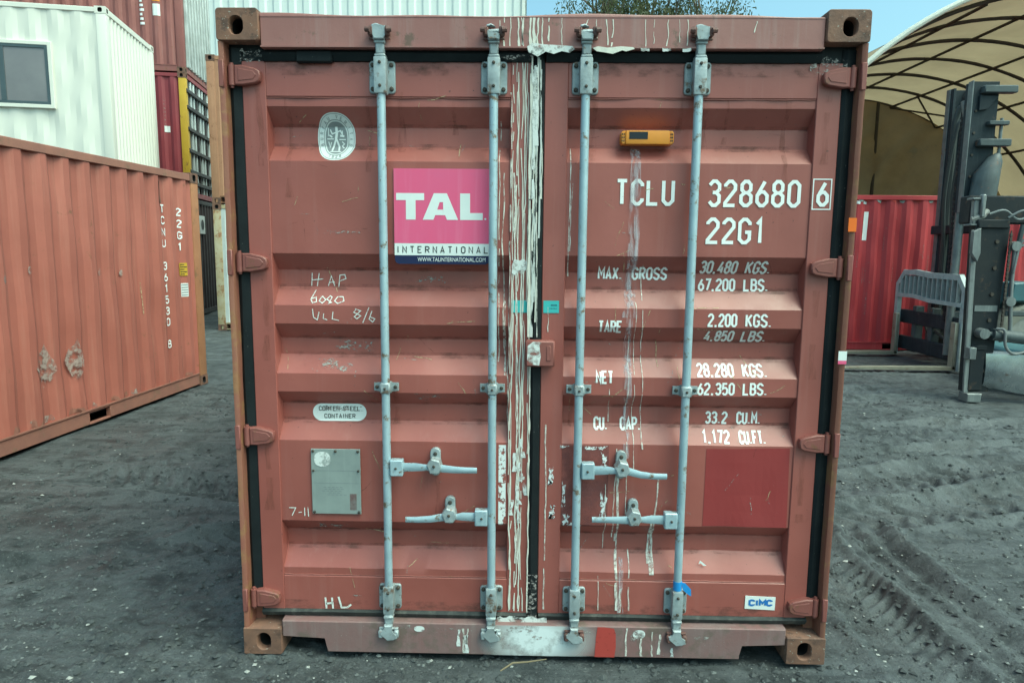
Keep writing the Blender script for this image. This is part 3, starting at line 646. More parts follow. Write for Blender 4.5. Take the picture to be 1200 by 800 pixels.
# locking bars
YB = .014
def plate(bm, cx, cz, hx, hz, y0, y1, r=.012):
    o1 = rrect(cx, cz, hx, hz, r, 4); i1 = rrect(cx, cz, hx-.003, hz-.003, r*.8, 4)
    loft(bm, [[(x, y1, z) for x, z in o1], [(x, y0+.003, z) for x, z in o1], [(x, y0, z) for x, z in i1]], True, True)
def bolt(bm, x, z, y, r=.0085, mi=0): tube(bm, [(x, y+.006, z), (x, y-.004, z), (x, y-.0065, z)], [r, r, r*.6], 8, mi=mi)
def bar(x, D, flip):
    bm = NB(); tube(bm, [(x, YB, .20), (x, YB, 1.15), (x, YB, 2.40)], .0168, 16)
    obj('locking_bar', bm, 'galvanised', D)
    # upper bracket, neck and cam
    bm = NB(); z = 2.352
    plate(bm, x, z, .050, .060, YF-.010, YF)
    box(bm, x-.024, x+.024, YB-.022, YF-.006, z-.068, z+.066, .007, seg=2); box(bm, x-.021, x+.021, YB-.019, YB+.03, z+.064, z+.076, .004)
    box(bm, x-.017, x+.017, YB-.016, YB+.014, z+.074, z+.128, .005)
    box(bm, x-.021, x+.021, YB-.022, YB+.010, z+.112, z+.124, .004)
    obj('bar_bracket', bm, 'galv_cast', D)
    bm = NB()
    for bx in (-.036, .036):
        for bz in (-.044, .044): bolt(bm, x+bx, z+bz, YF-.012)
    for bz in (-.040, .044): bolt(bm, x, z+bz, YB-.022, .006)
    obj('bracket_bolts', bm, 'bolt', D)
    bm = NB()
    f = flip
    prism_xz(bm, [(x-.022, 2.475), (x+.020, 2.475), (x+.024, 2.497), (x+f*.030+.004, 2.504), (x+f*.030, 2.524), (x+.006, 2.522), (x-.010, 2.532), (x-.026, 2.528), (x-.031, 2.512), (x-.020, 2.500)], YB-.032, YB-.006, .004)
    tube(bm, [(x-.03, YB-.02, 2.505), (x+.03, YB-.02, 2.507)], .009, 8)
    obj('cam', bm, 'galv_cast', D)
    bm = NB()
    for q in (-1, 1):
        box(bm, x+q*.030-.011, x+q*.030+.011, -.020, .006, 2.487, 2.524, .006); tube(bm, [(x+q*.030, -.026, 2.506), (x+q*.048, -.022, 2.508)], .010, 8)
    box(bm, x-.04, x+.04, -.004, .006, 2.478, 2.486, .002)
    obj('cam_keeper', bm, 'keeper_paint', D)
    # lower bracket
    bm = NB(); z = .250
    plate(bm, x, z, .047, .055, YF-.010, YF)
    box(bm, x-.022, x+.022, YB-.022, YF-.006, z-.058, z+.062, .006, seg=2); box(bm, x-.018, x+.018, YB-.02, YB+.012, z-.102, z-.056, .005)
    box(bm, x-.020, x+.020, YB-.024, YB+.010, z-.076, z-.064, .003)
    obj('bar_bracket', bm, 'galv_cast', D)
    bm = NB()
    for bx in (-.034, .034):
        for bz in (-.040, .040): bolt(bm, x+bx, z+bz, YF-.012)
    for bz in (-.034, .038): bolt(bm, x, z+bz, YB-.022, .006)
    obj('bracket_bolts', bm, 'bolt', D)
    bm = NB()
    prism_xz(bm, [(x-.017, .150), (x+.017, .150), (x+.015, .118), (x+.036, .112), (x+.038, .092), (x+.020, .084), (x-.006, .082), (x-.012, .100), (x-.034, .108), (x-.036, .124), (x-.016, .126)], YB-.034, YB-.010, .004)
    obj('cam', bm, 'galv_cast', D)
    bm = NB()
    for q in (-1, 1): box(bm, x+q*.032-.010, x+q*.032+.010, -.018, .006, .092, .126, .005)
    box(bm, x-.04, x+.04, -.006, .006, .126, .134, .002)
    obj('cam_keeper', bm, 'keeper_paint' if x > 0 else 'galv_cast', D)
    # middle guide
    bm = NB(); z = 1.153
    prism_xz(bm, [(x-.050, z-.017), (x-.024, z-.017), (x-.019, z-.026), (x+.019, z-.026), (x+.024, z-.017), (x+.050, z-.017), (x+.050, z+.017), (x+.024, z+.017), (x+.019, z+.022), (x-.019, z+.022), (x-.024, z+.017), (x-.050, z+.017)], YB+.012, YB+.020, .002)
    box(bm, x-.0205, x+.0205, YB-.0205, YB+.016, z-.025, z+.021, .006)
    for q in (-1, 1): box(bm, x+q*.036-.010, x+q*.036+.010, YB+.019, prof(z)+.001, z-.010, z+.010)
    obj('bar_guide', bm, 'galv_cast', D)
    bm = NB()
    for q in (-.037, .037): bolt(bm, x+q, z, YB+.011, .0075)
    bolt(bm, x, z-.002, YB-.021, .005); obj('bracket_bolts', bm, 'bolt', D)
for x, D, f in ((-.602, DL, 1), (-.174, DL, -1), (.173, DR, -1), (.598, DR, 1)): bar(x, D, f)
# handles
def handle(xb, z, tip, catch, D, dip):
    s = 1 if tip > xb else -1; bm = NB()
    plate(bm, xb+s*.042, z, .026, .033, YB-.024, YB+.012, .004)
    pts = [(xb+s*.055, YB-.006, z), (xb+s*.12, YB-.010, z+.003), (catch-s*.03, YB-.012, z+.002), (catch+s*.03, YB-.014, z), (catch+s*.075, YB-.014, z-dip*.7), (tip-s*.05, YB-.014, z-dip), (tip, YB-.014, z-dip)]
    hs = [.020, .018, .013, .017, .015, .013, .012]; ws = [.006, .006, .006, .007, .007, .008, .008]
    loft(bm, [[(p[0], p[1]+math.cos(a)*w_, p[2]+math.sin(a)*h_) for a in [k*PI/4+PI/8 for k in range(8)]] for p, h_, w_ in zip(pts, hs, ws)], True, True)
    obj('handle', bm, 'galvanised', D)
    bm = NB(); zc = z+.016
    plate(bm, catch, zc, .021, .058, YF-.014, YF+.006, .019)
    prism_xz(bm, [(catch-.016, zc-.036), (catch+.016, zc-.036), (catch+.030, zc-.012), (catch+.022, zc+.018), (catch-.010, zc+.026), (catch-.030, zc-.002)], YB-.028, YF-.010, .004)
    obj('handle_catch', bm, 'galv_cast', D)
    bm = NB(); bolt(bm, catch, zc+.034, YF-.014, .0085); bolt(bm, catch, zc-.040, YF-.014, .0075); bolt(bm, catch, zc-.004, YB-.028, .006); bolt(bm, xb+s*.040, z, YB-.024, .005); obj('bracket_bolts', bm, 'bolt', D)
handle(-.602, .824, -.234, -.407, DL, .006); handle(-.174, .618, -.526, -.347, DL, .012)
handle(.173, .822, .533, .353, DR, .018); handle(.598, .618, .236, .408, DR, 0)
# lock box over the seam
bm = NB(); box(bm, -.042, .073, -.004, .048, 1.246, 1.350, .006); box(bm, .040, .058, -.0065, -.003, 1.270, 1.330, .002); obj('lock_box', bm, 'hinge_paint', DR)
def lb(name, pts, mat, y, parent):
    return obj(name, poly(pts, y), mat, parent, smooth=False)
lb('paint_smear', [(-.036, 1.275), (-.026, 1.256), (.012, 1.252), (.018, 1.29), (.012, 1.33), (.02, 1.345), (-.012, 1.347), (-.034, 1.33)], 'gunk_white', -.0046, DR)

# signs and plates on the left door
def sheet(name, pts, y0, th, mat, D, bev=0):
    bm = NB(); prism_xz(bm, pts, y0, y0+th, bev); return obj(name, bm, mat, D, smooth=False)
YS = Y0-.0085
sheet('pink_sign', rectp(-.565, -.190, 1.726, 2.014), YS, .0035, 'pink', DL)
sheet('sign_strip', rectp(-.5645, -.1905, 1.679, 1.7257), YS, .0035, 'sign_white', DL)
sheet('sign_strip', [(-.548, 1.645), (-.206, 1.645), (-.194, 1.650), (-.190, 1.662), (-.190, 1.6787), (-.564, 1.6787), (-.564, 1.662), (-.560, 1.650)], YS, .0035, 'navy', DL)
bm = NB()    # heavy wide letters
X0, X1, Z0_, Z1_ = -.556, -.222, 1.818, 1.920
poly([(-.556, 1.920), (-.556, 1.893), (-.518, 1.893), (-.518, 1.818), (-.480, 1.818), (-.480, 1.893), (-.446, 1.893), (-.446, 1.920)], 0, bm)
bm.faces.new([bm.verts.new((x, 0, z)) for x, z in ((-.452, 1.818), (-.410, 1.818), (-.403, 1.836), (-.372, 1.836), (-.372, 1.857), (-.395, 1.857), (-.3855, 1.886), (-.372, 1.886), (-.372, 1.920), (-.408, 1.920))])
bm.faces.new([bm.verts.new((x, 0, z)) for x, z in ((-.372, 1.836), (-.364, 1.836), (-.357, 1.818), (-.313, 1.818), (-.357, 1.920), (-.372, 1.920), (-.372, 1.886), (-.3715, 1.857))])
bm.faces.new([bm.verts.new((x, 0, z)) for x, z in ((-.305, 1.818), (-.216, 1.818), (-.216, 1.845), (-.266, 1.845), (-.266, 1.920), (-.305, 1.920))])
for v in bm.verts: v.co.y = YS-.0006
obj('sign_letters', bm, 'sign_white', DL, smooth=False)
bm = NB(); bm.faces.new([bm.verts.new((-.206+math.cos(a)*.004, YS-.0006, 1.822+math.sin(a)*.004)) for a in np.linspace(0, 2*PI, 10, endpoint=False)]); obj('sign_letters', bm, 'sign_white', DL, smooth=False)
bm = NB(); stext(bm, 'INTERNATIONAL', -.556, 1.7155, -.194, 1.688, .0036, gap=1.15)
for v in bm.verts: v.co.y += YS-.0006
obj('sign_letters', bm, 'sign_black', DL, smooth=False)
bm = btext('WWW.TALINTERNATIONAL.COM', .0235, -.474, 1.6555, 1.0, .745)
for v in bm.verts: v.co.y = YS-.0006
obj('sign_letters', bm, 'sign_white', DL, smooth=False)
# oval survey mark: spans the recess, so it bridges the groove on a thin sheet
def ell(cx, cz, rx, rz, n=40, p=2.35):
    return [(cx+rx*math.copysign(abs(math.cos(a))**(2/p), math.cos(a)), cz+rz*math.copysign(abs(math.sin(a))**(2/p), math.sin(a))) for a in np.linspace(0, 2*PI, n, endpoint=False)]
ox, oz = -.800, 2.136
decal('oval_emblem', poly(ell(ox, oz, .075, .0915)), 'sign_white', DL, .0016)
decal('emblem_centre', poly(ell(ox, oz-.002, .043, .062)), 'sign_grey', DL, .0028)
bm = NB(); ribbon(bm, ell(ox, oz-.002, .049, .068), .0022, True); ribbon(bm, ell(ox, oz, .070, .0865), .0016, True)
decal('emblem_rings', bm, 'sign_grey', DL, .0028)
for word, a0, a1, up in (('BUREAU VERITAS', 200, -20, True), ('1828', 250, 290, False)):
    bm = NB(); n = len(word)
    for k, ch in enumerate(word):
        if ch == ' ': continue
        a = math.radians(a0+(a1-a0)*k/(n-1)); px, pz = ox+.0595*math.cos(a), oz+.077*math.sin(a)
        rot = a-PI/2 if up else a+PI/2; u = .0062
        for st in GLY[ch]:
            cl = st[-1] == 'c'; pts = st[:-1] if cl else st
            ribbon(bm, [(px+((p[0]-.5)*u*math.cos(rot)-(p[1]-.5)*.011*math.sin(rot)), pz+((p[0]-.5)*u*math.sin(rot)+(p[1]-.5)*.011*math.cos(rot))) for p in pts], .0018, cl)
    decal('emblem_lettering', bm, 'sign_grey', DL, .0030)
bm = NB()     # pale heraldic figure: standing figure with scales, ship and lamp
for pts, t_ in (([(0, .044), (.002, .020), (-.002, .0)], .010), ([(-.002, 0), (-.012, -.028), (-.016, -.045)], .007), ([(0, 0), (.012, -.028), (.014, -.045)], .007), ([(.0, .024), (-.018, .018), (-.026, .034)], .005),
               ([(.002, .024), (.018, .030), (.024, .018)], .005), ([(-.034, .010), (-.034, .040)], .003), ([(-.030, .014), (-.018, .006)], .006), ([(.016, .012), (.034, .010)], .008), ([(.026, .012), (.026, .030)], .004),
               ([(-.040, .0), (-.012, .0)], .004), ([(.012, -.002), (.040, -.002)], .004), ([(-.034, -.010), (-.028, -.030), (-.022, -.012)], .004), ([(.024, -.010), (.034, -.018), (.024, -.026), (.034, -.034)], .004), ([(-.024, -.048), (.024, -.048)], .004)):
    ribbon(bm, [(ox+a*.92, oz-.004+b*1.06) for a, b in pts], t_)
decal('emblem_figure', bm, 'sign_white', DL, .0038)
# oval material mark
decal('oval_label', poly(rrect(-.8155, 1.026, .112, .0365, .036, 8)), 'sign_white', DL, .0016)
bm = NB(); stext(bm, 'CONTAINER', -.880, 1.020, -.750, 1.001, .0028, gap=.55); stext(bm, 'CORTEN STEEL', -.902, 1.052, -.730, 1.032, .0030, gap=.5)
decal('label_lettering', bm, 'sign_black', DL, .0028)
decal('label_scuff', poly(ragged(-.925, -.706, 1.030, 1.056, 8, .35)), 'scuff_grey', DL, .0034)
# data plate
sheet('data_plate', rectp(-.923, -.719, .607, .885), YS-.001, .004, 'plate_alu', DL, .001)
bm = NB()
for x in (-.914, -.821, -.728): bolt(bm, x, .876, YS-.001, .006)
for x in (-.914, -.728): bolt(bm, x, .793, YS-.001, .005); bolt(bm, x, .615, YS-.001, .006)
obj('plate_rivets', bm, 'bolt', DL)
bm = NB()
for z, x0, x1 in ((.793, -.918, -.724), (.740, -.915, -.726)): ribbon(bm, [(x0, z), (x1, z)], .0016)
for k in range(5):
    x = -.87+random.uniform(-.01, .02)
    for q in range(random.randint(3, 6)): ribbon(bm, [(x, .722-k*.008), (x+.012, .722-k*.008)], .0022); x += .017
for v in bm.verts: v.co.y += YS-.0018
obj('plate_print', bm, 'sign_grey', DL, smooth=False)
lb('plate_scuff', ell(-.876, .842, .034, .032, 18), 'gunk_white', YS-.0022, DL)
lb('plate_dark_patch', rectp(-.765, -.737, .625, .695), 'glue_dark', YS-.0020, DL)  # small dark rectangle low on the right of the plate
# chalk marks
T_ = .0036; CH = {}
for pts in ([(-.912, 1.604), (-.916, 1.552)], [(-.884, 1.603), (-.893, 1.551)], [(-.914, 1.575), (-.868, 1.580)], [(-.848, 1.552), (-.835, 1.592), (-.822, 1.552)], [(-.845, 1.566), (-.822, 1.568)], [(-.806, 1.548), (-.800, 1.596), (-.780, 1.598), (-.776, 1.582), (-.802, 1.572)],
            [(-.895, 1.536), (-.910, 1.500), (-.902, 1.486), (-.886, 1.490), (-.890, 1.508), (-.906, 1.502)], [(-.866, 1.512), (-.876, 1.494), (-.862, 1.485), (-.850, 1.498), (-.866, 1.512)], [(-.836, 1.512), (-.846, 1.500), (-.826, 1.488), (-.836, 1.484), (-.826, 1.508), (-.836, 1.514)], [(-.804, 1.510), (-.814, 1.494), (-.800, 1.484), (-.776, 1.494), (-.782, 1.510), (-.804, 1.510)],
            [(-.900, 1.462), (-.897, 1.428), (-.882, 1.418), (-.874, 1.450)], [(-.856, 1.444), (-.858, 1.424), (-.842, 1.418)], [(-.818, 1.452), (-.822, 1.422), (-.794, 1.416)],
            [(-.728, 1.464), (-.706, 1.456), (-.732, 1.432), (-.722, 1.424), (-.706, 1.436), (-.734, 1.450), (-.722, 1.464)], [(-.672, 1.470), (-.698, 1.408)], [(-.660, 1.456), (-.672, 1.424), (-.658, 1.412), (-.648, 1.424), (-.668, 1.432)],
            [(-1.024, .628), (-.996, .628), (-1.012, .594)], [(-.984, .608), (-.970, .610)], [(-.958, .630), (-.958, .594)], [(-.944, .632), (-.942, .592)],
            [(-.880, .236), (-.876, .186)], [(-.852, .236), (-.848, .186)], [(-.878, .208), (-.850, .212)], [(-.824, .240), (-.812, .192), (-.788, .192), (-.770, .206)]):
    k = 'low' if pts[0][1] < .3 else 'mid' if pts[0][1] < .7 else 'eight' if pts[0][0] > -.74 else round(pts[0][1]*15)
    ribbon(CH.setdefault(k, NB()), pts, T_ if pts[0][1] > .3 else .008)
for bm in CH.values(): decal('chalk_writing', bm, 'chalk_text', DL, .0022)
# scuffs on the left door
for x0, x1, z0, z1 in ((-.90, -.80, 1.215, 1.262), (-.80, -.73, 1.285, 1.33), (-.92, -.72, 1.205, 1.19+.055), (-.83, -.66, 1.28, 1.335), (-.50, -.42, 1.08, 1.125), (-.44, -.36, 1.10, 1.115), (-.92, -.78, .525, .56), (-.49, -.34, 1.565, 1.60), (-.77, -.72, .24, .25), (-.86, -.66, 1.76, 1.775)):
    decal('scuff', poly(ragged(x0, x1, z0, z1, 7, .35)), 'scuff_grey', DL, .0020)

# lettering on the right door
S1, S2 = .0135, .0082
def word(s_, x0, zt_, x1, zb2, t_, gap):
    bm = NB(); stext(bm, s_, x0, zt_, x1, zb2, t_, gap=gap); return decal('lettering', bm, 'letter_white', DR)
for q in (('TCLU', .302, 1.981, .531, 1.879), ('328680', .659, 1.981, 1.019, 1.876), ('6', 1.077, 1.977, 1.125, 1.880), ('22G1', .659, 1.836, .889, 1.733)): word(*q, S1, .62)
bm = NB(); ribbon(bm, [(1.063, 1.870), (1.132, 1.870), (1.132, 1.984), (1.063, 1.984)], .0042, True); decal('lettering_box', bm, 'letter_white', DR)
for s_, x0, zt_, x1, zb2 in (('MAX.', .245, 1.640, .346, 1.588), ('GROSS', .382, 1.640, .524, 1.588), ('30,480', .650, 1.668, .800, 1.616), ('KGS.', .832, 1.668, .936, 1.616), ('67,200', .650, 1.597, .800, 1.546), ('LBS.', .832, 1.597, .934, 1.546),
                         ('TARE', .247, 1.428, .344, 1.376), ('2,200', .683, 1.460, .800, 1.406), ('KGS.', .832, 1.460, .938, 1.406), ('4,850', .680, 1.391, .798, 1.342), ('LBS.', .828, 1.391, .932, 1.342),
                         ('NET', .243, 1.222, .315, 1.170), ('28,280', .652, 1.254, .802, 1.202), ('KGS.', .836, 1.254, .938, 1.202), ('62,350', .652, 1.181, .804, 1.129), ('LBS.', .836, 1.181, .938, 1.129),
                         ('CU.', .243, 1.023, .303, .969), ('CAP.', .352, 1.023, .440, .969), ('33.2', .703, 1.051, .796, .998), ('CU.M.', .832, 1.051, .934, .998), ('1,172', .686, .976, .800, .926), ('CU.FT.', .836, .976, .948, .926)):
    word(s_, x0, zt_, x1, zb2, S2, .55)
decal('repainted_patch', poly([(.702, .905), (1.040, .912), (1.046, .574), (.700, .576)]), 'patch_red', DR, .0012)
sheet('maker_sticker', [(.892, .276), (1.018, .272), (1.017, .214), (.891, .219)], YF-.0022, .002, 'sign_white', DR)
bm = NB(); stext(bm, 'CIMC', .906, .262, 1.006, .231, .0085, gap=.42)
for v in bm.verts: v.co.y += YF-.0030
obj('sticker_letters', bm, 'cimc_blue', DR, smooth=False)
for x0, x1, D in ((-.099, -.030, DL), (.027, .089, DR)): decal('teal_sticker', poly(rectp(x0, x1, 1.456, 1.505)), 'teal', D, .0022)
bm = NB()
for k in range(5): ribbon(bm, [(.057+k*.005, 1.487), (.060+k*.005, 1.487)], .005); ribbon(bm, [(.052+k*.006, 1.474), (.055+k*.006, 1.474)], .003)
decal('sticker_print', bm, 'navy', DR, .0030)
sheet('paper_scrap', [(.700, .420), (.728, .398), (.716, .396), (.704, .408), (.695, .404)], Y0+.010, .001, 'sign_white', DR)
# tracker box
bm = NB(); box(bm, .334, .503, .045, .098, 2.111, 2.163, .006, seg=2)
for x0, x1 in ((.317, .336), (.501, .520)):
    prism_xz(bm, [(x0, 2.120), (x0+.006, 2.112), (x1, 2.112), (x1, 2.162), (x0+.006, 2.162), (x0, 2.154)] if x0 < .4 else [(x0, 2.112), (x1-.006, 2.112), (x1, 2.120), (x1, 2.154), (x1-.006, 2.162), (x0, 2.162)], .052, .097, .003)
tk = obj('tracker_box', bm, 'tracker_orange', DR)
sheet('tracker_panel', rectp(.347, .418, 2.130, 2.157), .0438, .0015, 'solar', DR)
bm = NB(); [box(bm, x-.002, x+.002, .0505, .053, z-.003, z+.003) for x in (.321, .328, .508, .514) for z in (2.125, 2.137, 2.149)]; obj('tracker_slots', bm, 'solar', DR)
# blue tape on the right-hand bar
bm = NB(); tube(bm, [(.598, YB, .316), (.598, YB, .354)], .0182, 14); prism_xz(bm, [(.612, .352), (.628, .348), (.652, .322), (.654, .292), (.640, .300), (.618, .320)], YB-.010, YB-.0085); obj('blue_tape', bm, 'tape_blue', DR)
sheet('post_sticker', rectp(1.186, 1.2165, 1.784, 1.836), -.0008, .0022, 'sticker_orange', MC)
sheet('post_sticker', rectp(1.184, 1.2165, 1.285, 1.322), -.0008, .0022, 'sign_white', MC)
sheet('post_sticker', rectp(1.184, 1.2165, 1.271, 1.2848), -.0008, .0022, 'pink', MC)
for sx in (1,):   # small strip the stickers sit on
    pass

# paint runs and residue
def runs(name, mat, D, items, off=.0024):
    bm = NB(); k = 0
    for x, zt_, zb2, wd in items: streakline(bm, x, zt_, zb2, wd*(2.2 if mat == 'rust_stain' else 1), y=-.0003*(k % 5)); k += 1
    return decal(name, bm, mat, D, off)
runs('paint_runs', 'drip', DL, [(-.100, 2.40, .19, .0035), (-.088, 2.41, 1.3, .003), (-.078, 2.41, .20, .005), (-.067, 2.41, .19, .004), (-.058, 2.40, .8, .003), (-.052, 2.41, .20, .0055), (-.045, 2.41, .19, .0035), (-.037, 2.405, .2, .005), (-.031, 2.40, 1.36, .005), (-.092, 1.45, .195, .004), (-.070, .9, .19, .005), (-.062, .95, .2, .004), (-.041, 2.3, 1.5, .003), (-.072, 1.9, .5, .003)])
runs('paint_runs', 'drip_thin', DL, [(-.135, 2.0, 1.28, .006), (-.150, 2.2, 1.25, .005), (-.128, 1.5, 1.20, .005), (-.108, 2.3, 1.0, .006), (-.097, 2.0, .4, .008)])
runs('paint_runs', 'drip_thin', DR, [(.045, 1.0, .2, .006), (.05, 1.5, 1.38, .003), (.125, 2.1, 1.6, .005), (.135, 2.0, 1.7, .003), (.420, 1.65, .9, .004), (.300, 1.15, 1.0, .003), (.344, .80, .2, .012), (.352, .6, .2, .008), (.40, .45, .2, .006), (.29, .75, .45, .003), (.335, .9, .5, .004), (.375, 1.4, .6, .004), (.395, 1.5, .8, .003), (.487, .62, .40, .010), (.497, .60, .36, .016), (.510, .78, .5, .008), (.37, .30, .19, .012), (.27, .35, .2, .003)])
bm = NB()
for x, q in ((.372, .016), (.385, .012), (.362, .010), (.379, .022), (.392, .010)): streakline(bm, x, 2.10, 1.55, q*1.3, .003, y=-.0003*random.randint(0, 5))
for x, q in ((.372, .014), (.380, .012), (.366, .010)): streakline(bm, x, 1.58, .86, q, .003, y=-.0003*random.randint(0, 5))
streakline(bm, .376, 1.55, 1.44, .05, .002); streakline(bm, .374, 1.28, 1.2, .04, .002); streakline(bm, .37, .42, .19, .022, .003)
decal('residue_smear', bm, 'smear_violet', DR, .0040)
# sealant and white residue over the seam gasket
def flatstrip(name, mat, D, x0, x1, z0, z1, y, n=40, jag=.006):
    bm = NB(); a, b = [], []
    for k in range(n+1):
        z = z0+(z1-z0)*k/n; a.append(bm.verts.new((x0+random.uniform(-jag, jag), y+random.uniform(-.0004, .0004), z))); b.append(bm.verts.new((x1+random.uniform(-jag, jag), y, z)))
    for k in range(n): bm.faces.new((a[k], b[k], b[k+1], a[k+1]))
    return obj(name, bm, mat, D, smooth=False)
for k, (x, wd, zl, mt) in enumerate(((-.0325, .008, 1.36, 'drip'), (-.027, .005, 1.36, 'drip'), (-.021, .007, 1.5, 'sealant'), (-.015, .008, 1.36, 'sealant'), (-.010, .004, 1.42, 'drip'), (-.004, .008, 1.55, 'sealant'), (.001, .004, 1.9, 'drip'), (.005, .006, 1.75, 'sealant'), (-.018, .004, 1.7, 'drip'), (-.007, .003, 1.36, 'drip_thin'), (-.024, .01, 1.9, 'gunk_white'), (-.012, .012, 2.1, 'gunk_white'))):
    bm = NB(); streakline(bm, x, 2.43-random.uniform(0, .05), zl, wd*1.15, .004, y=.0322-.0003*k); obj('seam_residue', bm, mt, DR, smooth=False)
flatstrip('seam_residue', 'drip', DR, -.0262, -.0215, .19, 1.25, .0335, jag=.0018)
flatstrip('seam_residue', 'scuff_grey', DR, -.024, .016, .17, .36, .0330, jag=.003)
decal('gunk', poly([(-.100, 1.612), (-.088, 1.604), (-.075, 1.616), (-.058, 1.610), (-.042, 1.630), (-.040, 1.655), (-.052, 1.668), (-.070, 1.662), (-.092, 1.667), (-.101, 1.640)]), 'gunk_white', DL, .0042)
for x0, z0 in ((-.085, .80), (-.062, .76), (-.072, .66), (-.055, .86), (-.09, .60), (-.066, .58), (-.048, .70)):
    bm = NB(); streakline(bm, x0, z0+.08, z0, .014, .012); decal('gunk', bm, 'gunk_white', DL, .0046)
# rust runs, grime lying in the recesses
runs('rust_runs', 'rust_stain', DL, [(-.98, 2.28, 1.9, .010), (-.66, 2.29, 2.0, .008), (-.54, 2.30, 2.08, .012), (-1.09, 1.60, 1.25, .012), (-1.10, .90, .62, .014), (-.63, 1.13, .95, .008), (-.57, 1.13, .98, .010), (-1.09, 2.31, 2.02, .012), (-.33, 2.28, 2.15, .008), (-.40, .78, .60, .010), (-.55, .19, .185, .01)], .0026)
runs('rust_runs', 'rust_stain', DR, [(.95, 2.28, 1.95, .010), (.22, 2.30, 2.05, .010), (.64, 2.30, 2.1, .012), (.55, 2.30, 2.16, .008), (1.10, 1.59, 1.2, .013), (1.09, .89, .6, .014), (.63, 1.13, 1.0, .010), (1.10, 2.31, 2.0, .012), (.15, 1.13, .98, .008), (.72, 2.28, 2.12, .006)], .0026)
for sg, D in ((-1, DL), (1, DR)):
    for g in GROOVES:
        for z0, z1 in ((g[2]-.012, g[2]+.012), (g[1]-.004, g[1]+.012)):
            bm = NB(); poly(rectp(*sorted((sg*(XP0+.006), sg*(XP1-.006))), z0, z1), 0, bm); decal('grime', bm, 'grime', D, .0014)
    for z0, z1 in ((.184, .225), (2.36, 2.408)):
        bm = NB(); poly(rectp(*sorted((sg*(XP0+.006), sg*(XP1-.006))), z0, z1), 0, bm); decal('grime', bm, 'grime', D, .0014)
# fine scratches
for sg, D in ((-1, DL), (1, DR)):
    for mt, n, off in (('tan_scratch', 34, .0019), ('grime', 22, .0016), ('scuff_grey', 26, .0021)):
        bm = NB()
        for k in range(n):
            x, z = sg*random.uniform(.14, 1.03), random.uniform(.25, 2.3); a = random.choice((random.gauss(0, .25), random.gauss(PI/2, .3), random.uniform(0, PI))); l_ = random.uniform(.02, .14)**1.1
            pts = [(x+math.cos(a)*l_*t_+random.uniform(-.003, .003), z+math.sin(a)*l_*t_+random.uniform(-.003, .003)) for t_ in (0, .35, .7, 1)]
            if all(.13 < abs(p[0]) < 1.04 and .2 < p[1] < 2.38 for p in pts): ribbon(bm, pts, random.uniform(.0015, .0035), y=-.0001*(k % 6))
        decal('scratches', bm, mt, D, off)
# torn sticker remains
decal('torn_sticker', poly(rectp(-.148, -.118, .565, .910)), 'paper_white', DL, .0020); decal('torn_sticker', poly(rectp(.112, .305, .565, .912)), 'glue_dark', DR, .0012)
for x0, x1, z0, z1 in ((.115, .150, .56, .62), (.19, .30, .893, .914), (.27, .304, .58, .72), (.27, .30, .80, .89), (.112, .132, .64, .76), (.12, .20, .565, .585), (.10, .145, .90, .914), (.06, .09, .60, .66), (.055, .08, .74, .84)):
    decal('torn_sticker', poly(ragged(x0, x1, z0, z1, 7, .4)), 'paper_white', DR, .0022)
# header runs and lip residue, sill paint
bm = NB()
for x, zt_, zb2, q in ((-.155, 2.55, 2.44, .003), (-.135, 2.56, 2.44, .005), (-.11, 2.56, 2.44, .004), (-.085, 2.56, 2.44, .007), (-.07, 2.56, 2.44, .004), (-.055, 2.56, 2.44, .006), (-.04, 2.56, 2.44, .010), (-.025, 2.56, 2.44, .014), (-.01, 2.56, 2.44, .008), (.01, 2.56, 2.45, .005), (.03, 2.56, 2.46, .006), (.08, 2.56, 2.45, .003), (.175, 2.555, 2.5, .004), (.21, 2.555, 2.47, .003), (.245, 2.555, 2.44, .005), (.27, 2.555, 2.44, .005), (.39, 2.555, 2.44, .003), (.42, 2.555, 2.45, .002), (.47, 2.555, 2.44, .004), (.51, 2.555, 2.46, .002), (.54, 2.555, 2.44, .004), (.80, 2.55, 2.49, .004)):
    streakline(bm, x+random.uniform(-.004, .004), zt_, zb2+.014+random.uniform(0, .01), q*.85, .006, y=.0106)
obj('paint_runs', bm, 'drip', MC, smooth=False)
def lip(name, x0, x1, z0, z1, y, mat, par, n=16):
    bm = NB(); a, b = [], []
    for k in range(n+1):
        x = x0+(x1-x0)*k/n; a.append(bm.verts.new((x, y, z0+random.uniform(0, .35)*(z1-z0)))); b.append(bm.verts.new((x, y, z1-random.uniform(0, .3)*(z1-z0))))
    for k in range(n): bm.faces.new((a[k], a[k+1], b[k+1], b[k]))
    return obj(name, bm, mat, par, smooth=False)
def wedge(pts, mat): obj('lip_residue', poly(pts, .0040), mat, MC, smooth=False)
wedge([(-.05, 2.456), (-.03, 2.470), (.01, 2.464), (.06, 2.462), (.12, 2.458), (.128, 2.448), (.11, 2.434), (.08, 2.440), (.05, 2.430), (.02, 2.438), (-.01, 2.420), (-.025, 2.428), (-.045, 2.436)], 'gunk_white')
wedge([(.195, 2.452), (.215, 2.458), (.25, 2.453), (.30, 2.458), (.345, 2.455), (.352, 2.449), (.32, 2.440), (.305, 2.444), (.27, 2.431), (.24, 2.436), (.21, 2.440)], 'drip')
lip('lip_residue', -.16, -.02, 2.405, 2.436, .0275, 'scuff_grey', MC)
for x in (.39, .47, .545): lip('lip_residue', x-.016, x+.016, 2.438, 2.454, .0040, 'gunk_white', MC, 5)
